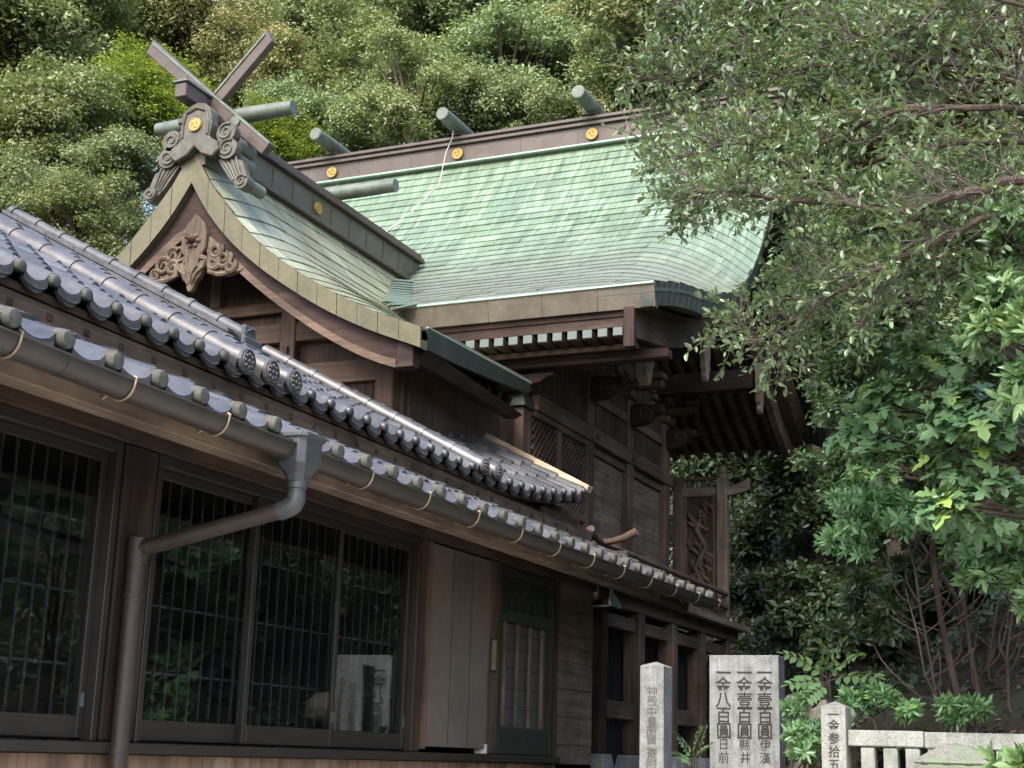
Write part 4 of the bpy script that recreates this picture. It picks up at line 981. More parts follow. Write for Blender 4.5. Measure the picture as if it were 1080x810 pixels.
for x, y, z in ((-6.70, 9.57, 2.36), (-6.70, 9.92, 2.36), (-6.34, 9.57, 1.92), (-6.34, 9.92, 1.92)): MB().box(x, x+.035, y, y+.035, 1.54, z).build('leg', M['redZ'], ch_, bevel=.004)
MB().box(-6.70, -6.67, 9.606, 9.918, 2.2, 2.34).build('backrest', M['redX'], ch_, bevel=.006)
# --- upper roof
UX, UZ, US = -5.30, 3.965, .53
def lift(y): return .27*max(0, min(1, (y-11.5)/2.4))**2
up_ = MB(); secs = []
for y in (2.6, 11.5, 12.0, 12.5, 13.0, 13.5, 13.95):
    l = lift(y); xe = -8.4 if y < 11.6 else -6.75
    secs.append([(UX-.05, y, UZ-.035+l), (xe, y, UZ-.035+US*(UX-.05-xe)+l), (xe, y, UZ-.09+US*(UX-.05-xe)+l), (UX-.05, y, UZ-.08+l)])
up_.sweep(secs[:2]); up_.sweep([[(max(p[0], -6.75), p[1], UZ-.035+US*(UX-.05-max(p[0], -6.75))+lift(p[1])-(.05 if i > 1 else 0)) for i, p in enumerate(s)] for s in secs[1:]])
ur = up_.build('upper_roof', M['darkY'], hall)
MB().box(UX-.14, UX-.06, 2.6, 13.9, UZ-.20, UZ-.09).build('eave_board', M['brownY'], ur)
for k in range(36): y = 2.85+k*.305; MB().box(UX-.062, UX-.054, y, y+.05, UZ-.17, UZ-.13).build('eave_mark', M['darkX'], ur, bevel=.003)  # small dark blocks spaced evenly along the eave board
m_ = MB()
for k in range(30): y = 2.9+k*.36; m_.box(UX-.4, UX-.145, y, y+.08, UZ-.15, UZ-.075)
m_.build('eave_rafters', M['darkX'], ur)
kawara('roof_tiles', ur, 2.94, 32, .265, UX, UZ, US, 11, .28, lift, amp=.85)
kawara('roof_tiles', ur, 2.94+.265*32, 10, .265, UX, UZ, US, 5, .28, lift, amp=.85)
for k in range(42):
    y = 2.94+k*.265; l = lift(y); jz = random.uniform(-.003, .003)
    if y > 13.9: break
    m_ = MB(); m_.tube([(UX+.034, y, UZ+.028+jz+l), (UX+.03, y, UZ+.028+jz+l), (UX+.018, y, UZ+.028+jz+l), (UX-.03, y, UZ+.045+jz+l)], [.020, .031, .036, .036], 12)
    m_.build('tile_end', M['nose' if y < 8.3 else 'kawaradark'], ur, smooth=True)
for k in range(42):
    y = 2.94+k*.265
    if y > 13.95: break
    m_ = MB(); secs = []
    for q in range(9):
        t = q/8; yy = y-.265+.04+t*(.265-.08); zz = UZ-.026*math.sin(math.pi*t)+lift(yy); dn = .045*math.sin(math.pi*(.1+.8*t))+.006
        secs.append([(UX+.006, yy, zz+.014), (UX+.006, yy, zz-dn), (UX-.02, yy, zz-dn), (UX-.02, yy, zz+.01)])
    m_.sweep(secs); pl_ = m_.build('eave_lip', M['kawara'], ur)
    yc = y-.1325; m_ = MB()
    m_.tube([(UX+.009, yc+dy, UZ-.030-dz+lift(yc)) for dy, dz in ((-.075, .004), (-.05, .014), (-.025, .020), (0, .023), (.025, .020), (.05, .014), (.075, .004))], [.003, .008, .005, .010, .005, .008, .003], 6)
    m_.build('lip_relief', M['kawaradark'], pl_)
# round roll tiles running down to decorated discs
def roll(y, s0, s1, r, disc_=True, dz=.085):
    m_ = MB(); s = s0; first = True
    while s < s1:
        e = min(s+.29, s1); l = lift(y)
        m_.tube([(UX-s, y, UZ+US*s+dz+l), (UX-s-.05, y, UZ+US*(s+.05)+dz+l), (UX-s-.052, y, UZ+US*(s+.052)+dz+l), (UX-e, y, UZ+US*e+dz+l)], [r*1.10, r*1.10, r, r], 18)
        s = e
    o = m_.build('roll_tile', M['kawara'], ur, smooth=True)
    if disc_:
        c = (UX-s0, y, UZ+US*s0+dz+lift(y)); m_ = MB(); W = lambda a, b, t: (c[0]+t, c[1]+a, c[2]+b)
        disc(m_, W, 0, 0, r*1.14, 0, .03, 22); dd = m_.build('disc', M['kawara'], o, bevel=.006)
        m_ = MB(); disc(m_, W, 0, 0, r*.92, .031, .0325, 22); m_.build('disc_field', M['kawaradark'], dd)
        m_ = MB()
        for k in range(8): a = 2*math.pi*k/8; m_.dome(W(r*.56*math.cos(a), r*.56*math.sin(a), .033), .012, r*.20, r*.20, 8, 4)
        m_.dome(W(0, 0, .033), .014, r*.24, r*.24, 8, 4); m_.tube([W(r*.88*math.cos(2*math.pi*k/20), r*.88*math.sin(2*math.pi*k/20), .033) for k in range(21)], .006, 5)
        m_.build('disc_relief', M['kawara'], dd)
for y in (7.66, 7.945, 8.23): roll(y, -.02, 3.0, .078, True, .058)
for y in (11.34, 11.62): roll(y, -.02, 2.3 if y < 11.5 else 1.5, .066, True, .075)
# descending ridge of stacked tiles
ridge_ = MB(); RY = 8.62
def rsec(y0, y1, za, zb, s0, s1): 
    ridge_.add([(UX-s, y, UZ+US*s+z) for s in (s0, s1) for y, z in ((y0, za), (y1, za), (y1, zb), (y0, zb))], [(0,1,2,3),(7,6,5,4),(0,4,5,1),(1,5,6,2),(2,6,7,3),(3,7,4,0)])
for i, (hw, za, zb) in enumerate(((.17, .02, .075), (.15, .08, .115), (.135, .12, .155), (.12, .16, .195))):
    s = .55+.06*i
    while s < 3.0: rsec(RY-hw, RY+hw, za, zb, s, min(3.0, s+.296)); s += .3
ds = ridge_.build('stacked_ridge', M['kawaradark'], ur, bevel=.004)
m_ = MB(); s = .62
while s < 3.0:
    e = min(3.0, s+.26); zz = lambda q: UZ+US*q+.205
    m_.tube([(UX-s, RY, zz(s)), (UX-s-.045, RY, zz(s+.045)), (UX-s-.047, RY, zz(s+.047)), (UX-e, RY, zz(e))], [.060, .060, .050, .050], 14); s = e
m_.build('ridge_cap_tiles', M['kawaradark'], ds, smooth=True)
m_ = MB()
for i, (hw, h0, h1, s) in enumerate(((.17, .0, .10, .50), (.15, .10, .16, .54), (.12, .16, .21, .58), (.08, .21, .29, .61))):
    m_.box(UX-s-.04, UX-s, RY-hw, RY+hw, UZ+US*s+h0-.02, UZ+US*s+h1)
m_.build('ridge_end_tile', M['kawaradark'], ds, bevel=.012)
m_ = MB(); s = .3
while s < 3.0:
    rr_ = UZ+US*s+.06; m_.add([(UX-s, RY-.26, rr_+.02), (UX-s, RY-.17, rr_+.04), (UX-s-.24, RY-.17, rr_+.05+US*.24), (UX-s-.24, RY-.26, rr_+.03+US*.24), (UX-s, RY-.26, rr_-.02), (UX-s, RY-.17, rr_-.02), (UX-s-.24, RY-.17, rr_+US*.24), (UX-s-.24, RY-.26, rr_+US*.24)], [(0,1,2,3),(7,6,5,4),(0,4,5,1),(1,5,6,2),(2,6,7,3),(3,7,4,0)]); s += .27
m_.build('filler_tiles', M['kawara'], ur)
# pale weathering boards where the roof meets other walls
def zR(x, y): return UZ+US*(UX-x)+lift(y)
MB().bar((-7.9, 11.76, zR(-7.9, 11.4)+.05), (-6.40, 11.76, zR(-6.40, 11.4)+.05), .03, .05).build('flashing_board', M['pale'], ur, bevel=.004)
MB().bar((-7.9, 11.86, zR(-7.9, 11.4)+.06), (-6.40, 11.86, zR(-6.40, 11.4)+.06), .16, .02).build('flashing_cover', M['pale'], ur)
MB().bar((-6.86, 13.93, zR(-6.86, 13.9)+.06), (UX+.03, 13.93, zR(UX+.03, 13.9)+.06), .13, .07).build('flashing_board', M['pale'], ur, bevel=.004)
MB().box(-5.52, -5.40, 13.0, 13.95, UZ-.16, UZ+.02).build('eave_corner', M['darkY'], ur, bevel=.02)
MB().box(-6.6, -5.6, 11.62, 14.5, 3.9, 4.12).build('upper_wall', M['darkY'], hall)

# ================================================================== granite posts, donor slab, stone fence
def inscribe(chars, parent, cx, z0, pitch, size, yface, mat, name='inscription', bold=.012, wscale=1.0, jit=.004):
    mb = MB(); rr = random.Random(len(chars)*7+int(cx*100))
    for i, ch in enumerate(chars):
        if ch == ' ': continue
        cu = bpy.data.curves.new('character', 'FONT'); cu.body = ch; cu.size = size; cu.align_x = 'CENTER'; cu.align_y = 'CENTER'; cu.offset = bold*size; cu.resolution_u = 3
        ob = bpy.data.objects.new('character', cu); COL.objects.link(ob); dg = bpy.context.evaluated_depsgraph_get()
        me = bpy.data.meshes.new_from_object(ob.evaluated_get(dg))
        vs = [v.co.copy() for v in me.vertices]; fs = [tuple(p.vertices) for p in me.polygons]
        bpy.data.objects.remove(ob); bpy.data.meshes.remove(me); bpy.data.curves.remove(cu)
        if not vs: continue
        lx = (min(v.x for v in vs)+max(v.x for v in vs))/2; ly = (min(v.y for v in vs)+max(v.y for v in vs))/2
        if ch == '一': ly += size*.18
        a = rr.uniform(-.05, .05); jx = rr.uniform(-jit, jit)
        mb.add([(cx+jx+((v.x-lx)*math.cos(a)-(v.y-ly)*math.sin(a))*wscale, yface, z0-i*pitch+(v.y-ly)*math.cos(a)+(v.x-lx)*math.sin(a)) for v in vs], fs)
    return mb.build(name, mat, parent, recalc=False)
def stone_post(name, label, cat, x0, x1, y0, dep, ztop, peak, mat, zb=None, lean=(0, 0)):
    zb = hgt((x0+x1)/2, y0+dep/2)-.1 if zb is None else zb
    t = thing(name, label, cat, ((x0+x1)/2, y0+dep/2, zb)); mb = MB(); cx, cy = (x0+x1)/2, y0+dep/2
    n = 6; secs = []
    for k in range(n+1):
        z = lerp(zb, ztop, k/n); e = .0015
        r_ = [(x0, y0), (x1, y0), (x1, y0+dep), (x0, y0+dep)]
        secs.append([(a+random.uniform(-e, e), b+random.uniform(-e, e), z) for a, b in r_])
    if peak: secs.append([(cx+(a-cx)*.06, cy+(b-cy)*.06, ztop+peak) for a, b in ((x0, y0), (x1, y0), (x1, y0+dep), (x0, y0+dep))])
    mb.sweep(secs); b = mb.build('shaft', M[mat], t, bevel=.007); b.modifiers['bevel'].segments = 2
    return t
SYF = 13.4
PYF = 12.3; p1 = at(675, 702, PYF); p2 = at(700, 702, PYF)
sp = stone_post('granite_pillar', 'slender square granite pillar with low pyramid top and reddish carved writing, just left of the broad slab', 'stone pillar', p1.x, p2.x, PYF, .24, p1.z, .04, 'granite')
pc = (p1.x+p2.x)/2; pit = .0908
inscribe('神殿中葺面更寄附', sp, pc+.005, at(688, 729, PYF).z, .0858, .094, PYF-.0028, M['redink'], bold=.010, wscale=1.05)
a = at(748, 691, SYF); b = at(821, 691, SYF)
sl = stone_post('inscribed_slab', 'broad flat-topped granite slab with three columns of carved characters', 'stone slab', a.x, b.x, SYF, .22, a.z, 0, 'granite')
pit = (at(763, 706, SYF).z-at(763, 771, SYF).z)/4
for px, txt in ((763, '一金八百圓日前'), (785, '一金壹百圓縣井'), (806, '一金壹百圓伊漢')):
    o = at(px, 706, SYF); m = 5
    inscribe(txt[:5], sl, o.x, o.z, pit, .157, SYF-.0028, M['ink'], bold=.014, wscale=.95)
    inscribe(txt[5:], sl, o.x, o.z-pit*4.86, pit*.82, .110, SYF-.0028, M['ink'], bold=.004, wscale=.95)
# fence: post, rail, short uprights
FYY = 11.0
a = at(866, 745, FYY); b = at(892, 745, FYY); c = at(897, 770, FYY); d = at(897, 787, FYY)
fe = thing('stone_fence', 'low weathered granite fence with one carved end post, a long rail and short uprights', 'fence', (-1.2, FYY+.1, .9))
m_ = MB(); zt = a.z-.0; x0, x1 = a.x, b.x
m_.sweep([[(x0, FYY-.02, .8), (x1, FYY-.02, .8), (x1, FYY+.19, .8), (x0, FYY+.19, .8)], [(x0, FYY-.02, zt), (x1, FYY-.02, zt), (x1, FYY+.19, zt), (x0, FYY+.19, zt)],
          [((x0+x1)/2-.008, FYY+.08, zt+.04), ((x0+x1)/2+.008, FYY+.08, zt+.04), ((x0+x1)/2+.008, FYY+.09, zt+.04), ((x0+x1)/2-.008, FYY+.09, zt+.04)]])
ep = m_.build('end_post', M['granitefence'], fe, bevel=.006)
inscribe('一金参拾五圓', ep, (x0+x1)/2+.004, at(878, 751, FYY-.02).z, .093, .088, FYY-.0228, M['ink'], bold=.014)
x = x1+.001; xs = [x]+[at(px, 780, FYY).x for px in (974, 1130)]+[.9, 2.6, 4.3]
for i in range(len(xs)-1):
    j = random.uniform(-.004, .004); MB().box(xs[i]+.003, xs[i+1]-.003, FYY+.02, FYY+.16, d.z+j, c.z+j).build('rail', M['granitefence'], fe, bevel=.008)
u = [at(px, 800, FYY).x for px in (907, 928, 940, 961, 974, 996, 1012, 1030, 1052, 1072)]; xx = u[0]; k = 0
while xx < 4.2:
    MB().box(xx, xx+.1, FYY+.035, FYY+.145, .85, d.z-.006).build('upright', M['granitefence'], fe, bevel=.006); xx += .155 if k % 9 else .16; k += 1
for xx in (1.2, 3.0): MB().box(xx-.1, xx+.1, FYY-.03, FYY+.2, .8, zt-.06).build('post', M['granitefence'], fe, bevel=.008)
a = at(963, 806, 7.6); b = at(1046, 806, 7.6)
mp = stone_post('mossy_post', 'mossy square granite post with pyramid cap, in front of the stone fence', 'stone post', a.x, b.x, 7.6, .36, a.z, .0, 'granitemoss')
cx, cy = (a.x+b.x)/2, 7.78; hw = (b.x-a.x)/2
m_ = MB(); m_.sweep([[(cx-hw-.0, cy-.185, a.z+.003), (cx+hw, cy-.185, a.z+.003), (cx+hw, cy+.185, a.z+.003), (cx-hw, cy+.185, a.z+.003)], [(cx-hw, cy-.185, a.z+.02), (cx+hw, cy-.185, a.z+.02), (cx+hw, cy+.185, a.z+.02), (cx-hw, cy+.185, a.z+.02)], [(cx-.07, cy-.06, a.z+.095), (cx+.07, cy-.06, a.z+.095), (cx+.07, cy+.06, a.z+.095), (cx-.07, cy+.06, a.z+.095)], [(cx-.01, cy-.01, a.z+.108), (cx+.01, cy-.01, a.z+.108), (cx+.01, cy+.01, a.z+.108), (cx-.01, cy+.01, a.z+.108)]])
m_.build('cap', M['granitemoss'], mp, bevel=.01)
# rough stones of the old retaining wall behind the slab
rw = thing('retaining_wall', 'short rough retaining wall of brown field stones behind the granite slab', 'stone wall', (-3.0, 13.9, .9))
rr = random.Random(4)
for r_ in range(4):
    x = -3.35 + rr.uniform(-.1, 0)
    while x < -2.6:
        w_ = rr.uniform(.22, .36); h_ = rr.uniform(.24, .34); z = 1.0+r_*.3; y = 13.85+.09*r_; m_ = MB()
        m_.dome((x+w_/2, y+.12, z+h_/2), w_*.56, .2, h_*.6, 9, 6)
        m_.v = [(vx+rr.uniform(-.03, .03), vy+rr.uniform(-.03, .03), vz+rr.uniform(-.025, .025)) for vx, vy, vz in m_.v]
        m_.build('stone', M['fieldstone'], rw); x += w_*.98

# ================================================================== foliage builders
def leaf_mesh(name, mat, parent, P, D, Nn, L, W, tint, shape='quad', offset=(0, 0, 0)):
    n = len(P)
    D = D/np.linalg.norm(D, axis=1, keepdims=True); Sd = np.cross(D, Nn); Sd /= np.linalg.norm(Sd, axis=1, keepdims=True)+1e-9; Nn = np.cross(Sd, D)
    L = np.broadcast_to(L, (n,))[:, None]; W = np.broadcast_to(W, (n,))[:, None]
    if shape == 'quad':
        t = [(0, 0, 0), (.45, .5, .12), (1, 0, -.05), (.5, -.5, .12)]; F = [(0, 1, 2), (0, 2, 3)]
    elif shape == 'oval':
        t = [(0, 0, 0), (.32, .46, .16), (.70, .40, .10), (1, 0, -.10), (.70, -.40, .10), (.32, -.46, .16)]; F = [(0, 3, 2, 1), (0, 5, 4, 3)]
    else:                                   # broad leaf with five lobes
        h = [(0, 0), (-.02, .16), (.12, .46), (.22, .26), (.50, .52), (.50, .20), (.74, .24), (1, 0)]
        pts = h+[(a, -b) for a, b in h[-2:0:-1]]
        t = [(.36, 0, -.02)]+[(a, b*1.05, .22*abs(b)-.12*a*a) for a, b in pts]; m = len(pts); F = [(0, 1+(k+1) % m, 1+k) for k in range(m)]
    V = np.stack([P + D*(a*L) + Sd*(b*W) + Nn*(c*W) for a, b, c in t], 1).reshape(-1, 3) - np.array(offset)
    k = len(t); base = (np.arange(n)*k)[:, None]
    loops = np.concatenate([base+np.array(f)[None] for f in F], 1).ravel(); fl = np.array([len(f) for f in F]*1); tot = np.tile(fl, n)
    me = bpy.data.meshes.new(name); me.vertices.add(len(V)); me.vertices.foreach_set('co', V.astype(np.float32).ravel())
    me.loops.add(len(loops)); me.loops.foreach_set('vertex_index', loops.astype(np.int32))
    me.polygons.add(len(tot)); me.polygons.foreach_set('loop_start', np.concatenate([[0], np.cumsum(tot)[:-1]]).astype(np.int32))
    me.update(calc_edges=True)
    at_ = me.attributes.new('tint', 'FLOAT', 'FACE'); at_.data.foreach_set('value', np.repeat(np.clip(tint, 0, 1), len(F)).astype(np.float32))
    me.materials.append(mat); o = bpy.data.objects.new(name, me); COL.objects.link(o)
    if parent is not None: o.parent = parent
    return o
def unit(v): return v/(np.linalg.norm(v, axis=-1, keepdims=True)+1e-9)
def puff_leaves(centres, radii, n, squash=.75, up=.45, jitter=.7):
    """leaf seats on the shells of many clumps"""
    wts = radii**2/np.sum(radii**2); idx = rng.choice(len(centres), n, p=wts)
    d = unit(rng.normal(size=(n, 3))); d[:, 2] = np.where(d[:, 2] < -.35, -d[:, 2], d[:, 2])
    r = radii[idx]*(1-.6*rng.random(n)**1.6)*(1+.20*rng.normal(size=n)+.25*np.maximum(0, rng.normal(size=n)-1))
    P = centres[idx]+d*r[:, None]*np.array([1, 1, squash])
    N_ = unit(d*.55+np.array([0, 0, up])+rng.normal(size=(n, 3))*jitter*.55)
    D = unit(np.cross(N_, rng.normal(size=(n, 3)))+d*.5-np.array([0, 0, .25]))
    return P, D, N_, idx
def crown_centres(R, Rz, npuff, pmin, pmax):
    nl = max(4, npuff//10); ld = unit(rng.normal(size=(nl, 3))); ld[:, 2] = ld[:, 2]*.9
    lc = ld*(rng.uniform(.35, .72, nl))[:, None]*np.array([R, R, Rz]); lr = rng.uniform(.26, .46, nl)*R
    i = rng.integers(0, nl, npuff); d = unit(rng.normal(size=(npuff, 3))); d[:, 2] = np.where(d[:, 2] < -.7, -d[:, 2], d[:, 2])
    c = lc[i]+d*(lr[i]*(.55+.55*rng.random(npuff)))[:, None]*np.array([1, 1, .8]); r = rng.uniform(pmin, pmax, npuff)*R
    return c, r
def crown_proto(mat, nleaf, R=3.0, Rz=3.1, npuff=170, L=.14, W=.075, gap=.0):
    c, r = crown_centres(R, Rz, npuff, .10, .27)
    P, D, N_, idx = puff_leaves(c, r, nleaf)
    toff = rng.normal(0, .16, len(c))
    s = rng.uniform(.7, 1.3, nleaf)
    o = leaf_mesh('crown', mat, None, P, D, N_, L*s, W*s, .46+.8*toff[idx]+rng.normal(0, .12, nleaf), 'quad')
    m_ = MB()
    for k in range(0, len(c), 2): 
        e = Vector(c[k])
        if e.z < -.3: continue
        m_.tube([Vector((0, 0, -Rz*.5)), Vector((e.x*.2, e.y*.2, -Rz*.2)), e*.6+Vector((0, 0, -.25)), e], [.10, .07, .04, .015], 5)
    b = m_.build('branches', M['bark'], o)
    return o
PROTO = {}
for k, (mt, n, L) in {'olive': ('leaf_olive', 42000, .135), 'olive2': ('leaf_olive', 42000, .135), 'fresh': ('leaf_fresh', 40000, .12), 'dark': ('leaf_dark', 40000, .14), 'dark2': ('leaf_dark', 40000, .14), 'rust': ('leaf_rust', 38000, .13)}.items():
    PROTO[k] = (crown_proto(M[mt], n, L=L, W=L*.5), [False])
def forest_tree(label, px, py, Y, R, kind, group=None, zs=1.0):
    p = at(px, py, Y); g = hgt(p.x, p.y); root = thing('evergreen_tree', label, 'tree', (p.x, p.y, g-.1), group)
    pr, used = PROTO[kind]
    if used[0]: c = copy_tree(pr)
    else: c = pr; used[0] = True
    c.parent = root; zc = max(p.z-g, R*.75); s = R/3*1.14
    c.location = (0, 0, zc); c.scale = (s, s, s*zs); c.rotation_euler = (0, 0, random.uniform(0, 6.28))
    m_ = MB(); q = Vector((p.x, p.y, g-.2)); b = random.uniform(-.3, .3)
    hgt_ = zc-R*.35
    m_.tube([q, q+Vector((b*.4, .1, hgt_*.35)), q+Vector((b, -.1, hgt_*.7)), q+Vector((0, 0, hgt_+.1))], [.24, .19, .15, .10], 8)
    m_.build('trunk', M['bark'], root, smooth=True)
    return root
T = [
 ('olive green evergreen tree filling the top left corner', 35, 50, 31, 3.3, 'olive'),
 ('olive green tree low at the left edge above the tiled roof', 15, 175, 28, 2.6, 'olive2'),
 ('rounded olive tree between left edge and the ridge ornament', 80, 165, 29, 2.3, 'olive'),
 ('bright yellow-green tree left of the crossed finial beams', 150, 112, 31, 2.1, 'fresh'),
 ('dark green tree hugging the left slope of the small gable roof', 122, 205, 27, 1.5, 'dark'),
 ('olive tree at top between the corner and crossed finial beams', 130, 25, 36, 2.9, 'olive2'),
 ('rust tinged tree right above the crossed finial beams', 225, 62, 37, 2.7, 'rust'),
 ('rust tinged tree right of the crossed beams above the left ridge log', 300, 95, 38, 2.4, 'rust'),
 ('fresh green bush-like tree right behind the left ridge log', 285, 150, 33, 1.5, 'fresh'),
 ('dark tree at top edge above the rust tinged crowns', 335, 22, 44, 3.0, 'dark'),
 ('olive tree behind the left half of the green ridge', 395, 95, 37, 2.8, 'olive'),
 ('dark rounded tree at top above the middle ridge log', 460, 30, 42, 3.2, 'dark2'),
 ('olive tree just left of the middle ridge log', 440, 112, 34, 2.0, 'olive2'),
 ('dark tree between middle and right ridge logs', 530, 92, 38, 2.6, 'dark'),
 ('tall dark tree at top centre behind the green roof', 560, 22, 44, 3.4, 'dark2'),
 ('dark open tree directly behind the right ridge log', 625, 75, 41, 2.7, 'dark'),
 ('olive brown tree at top right of the right ridge log', 655, 22, 40, 2.6, 'rust'),
 ('dark tree beyond the hidden right end of the green ridge', 705, 95, 37, 2.6, 'dark2'),
 ('olive tree high behind the overhanging leafy branches', 770, 40, 36, 3.2, 'olive'),
 ('dark tree behind the middle of the overhanging branches', 860, 90, 32, 3.2, 'dark'),
 ('dark tree in the upper right corner behind the overhanging branches', 1000, 70, 27, 3.0, 'dark2'),
 ('dark tree close behind the right end of the green roof', 850, 250, 29, 2.6, 'dark'),
 ('dark tree behind the bushes right of the green roof', 930, 290, 25, 2.3, 'dark2'),
 ('dark tree on the bank behind the right edge bushes', 1040, 330, 21, 2.4, 'dark'),
 ('dark leafy tree just above the tiled ridge at the left edge', 45, 235, 25, 1.7, 'dark2'),
 ('olive tree low between the tiled ridge and the small gable', 95, 255, 24, 1.5, 'olive'),
 ('dark tree low behind the right slope of the crossed beams', 330, 140, 35, 1.9, 'dark2'),
 ('dark tree low behind the ridge between left and middle logs', 400, 150, 36, 1.9, 'dark'),
 ('dark tree low behind the ridge between middle and right logs', 555, 130, 36, 2.0, 'dark2'),
 ('olive tree low behind the ridge just right of the right log', 665, 110, 36, 2.0, 'olive2'),
]
for t in T: forest_tree(*t)
G2 = 'trees in the far row high on the wooded hill'
for px, py, Y, R, k in ((0, 30, 46, 4.2, 'dark'), (75, 90, 44, 3.6, 'olive'), (100, 20, 52, 4.4, 'dark2'), (215, 130, 44, 3.0, 'dark'), (290, 50, 56, 3.8, 'dark'), (350, 85, 50, 3.4, 'dark2'),
                        (400, 30, 56, 4.4, 'olive'), (480, 70, 54, 4.0, 'dark'), (510, 10, 60, 4.4, 'olive2'), (590, 60, 54, 4.0, 'dark2'), (630, 10, 60, 4.0, 'dark'), (715, 75, 52, 3.4, 'olive'), (760, 110, 50, 4.0, 'dark2'), (840, 20, 50, 4.4, 'dark'), (930, 60, 44, 4.2, 'olive'), (940, 180, 36, 3.4, 'dark2'), (1050, 160, 32, 3.4, 'dark'), (-60, 100, 40, 4.2, 'dark2'), (1130, 200, 26, 3.4, 'olive')):
    forest_tree('broad evergreen crown in the far row high on the wooded hill', px, py, Y, R, k, G2)
# trees on the visitor's side of the hall: behind and beside the viewer, they are what the window panes mirror
for x, y, z, R, k, lb in ((7.5, 15, 5.6, 3.4, 'dark', 'dark tree on the right bank mirrored in the window panes'), (9, 9.5, 5.4, 3.4, 'dark2', 'broad dark tree across the yard mirrored in the left panes'), (9.5, 20, 8.5, 3.6, 'dark', 'tall dark tree on the bank mirrored above the yard')):
    g = hgt(x, y); root = thing('evergreen_tree', lb, 'tree', (x, y, g)); c = copy_tree(PROTO[k][0]); c.parent = root; c.location = (0, 0, z-g); s = R/3; c.scale = (s, s, s)
    MB().tube([(x, y, g-.1), (x+.1, y, (z+g)/2), (x, y, z-.8)], [.25, .2, .14], 8).build('trunk', M['bark'], root)

def rosettes(C, A, n, L, W, spread=1.0):
    """n leaves whorled round axis A at each point C"""
    m = len(C); A = unit(A); ref = unit(np.cross(A, rng.normal(size=(m, 3)))); q = np.cross(A, ref); P = []; D = []; N_ = []; Ls = []
    for k in range(n):
        a = 2*math.pi*k/n*2.0+.3*(k//2)+rng.normal(0, .25, m); rad = ref*np.cos(a)[:, None]+q*np.sin(a)[:, None]; el = rng.uniform(.1, .9, m)[:, None]
        d = unit(rad*spread+A*el); P.append(C+d*.008); D.append(d); N_.append(unit(A-rad*.35+rng.normal(0, .12, (m, 3)))); Ls.append(L*rng.uniform(.65, 1.15, m)*(1 if k < n*.7 else .7))
    return np.concatenate(P), np.concatenate(D), np.concatenate(N_), np.concatenate(Ls)
def shrub(name, label, blobs, kind, mat, nper, L, W, base=None, group=None, stem='twig', squash=.8, npuff=12):
    """shrub of several leafy masses (px, py, depth, radius), each on a stem from one root"""
    cs = [np.array(at(a, b, c)) for a, b, c, r in blobs]; rs = [b[3] for b in blobs]
    mean = np.mean(cs, 0)
    bx, by = (mean[0]+.1, mean[1]+.15) if base is None else base
    g = hgt(bx, by); root = thing(name, label, 'shrub' if 'tree' not in name else 'tree', (bx, by, g), group); o0 = np.array((bx, by, g))
    allc = []; allr = []
    st = MB()
    for c, r in zip(cs, rs):
        cc, cr = crown_centres(r, r*squash, npuff, .22, .42); cc = cc+c; allc.append(cc); allr.append(cr)
        b0 = Vector((bx+random.uniform(-.08, .08), by+random.uniform(-.08, .08), g-.05)); e = Vector(c); q1 = b0.lerp(e, .12); q1.z = lerp(b0.z, e.z, .5); md = b0.lerp(e, .45)+Vector((random.uniform(-.1, .1), random.uniform(-.1, .1), 0)); md.z = lerp(b0.z, e.z, .88)
        st.tube([b0, q1, md, e], [.015+.006*r, .013+.005*r, .010+.004*r, .006], 6)
        for q in range(len(cc)): st.tube([md.lerp(e, random.uniform(.4, 1)), e.lerp(Vector(cc[q]), .6)+Vector((0, 0, -.03)), Vector(cc[q])], [.009, .006, .003], 4)
    st.build('stems', M[stem], root, smooth=True)
    C = np.concatenate(allc); Rr = np.concatenate(allr); toff = rng.normal(0, .12, len(C)); n = nper*len(blobs)
    P, D, N_, idx = puff_leaves(C, Rr, n, squash=.85)
    if kind == 'whorl':
        A = unit(P-C[idx]+np.array([0, 0, .35])*Rr[idx][:, None]+rng.normal(0, .05, P.shape)); k = 8
        P2, D2, N2, L2 = rosettes(P, A, k, L, W); t = np.tile(.45+toff[idx]+rng.normal(0, .12, n), k)+rng.normal(0, .08, n*k)
        leaf_mesh('foliage', M[mat], root, P2, D2, N2, L2, L2*(W/L), t, 'oval', o0)
    else:
        s = rng.uniform(.65, 1.2, n); t = .45+toff[idx]+rng.normal(0, .17, n)
        if kind == 'lobed': N_ = unit(N_*.7+np.array([-.25, -.55, .6])); D = unit(D+np.array([0, 0, -.25])); t = np.where(rng.random(n) > .96, .9, t*.8)
        leaf_mesh('foliage', M[mat], root, P, D, N_, L*s, W*s, t, 'lobed' if kind == 'lobed' else 'oval', o0)
    return root

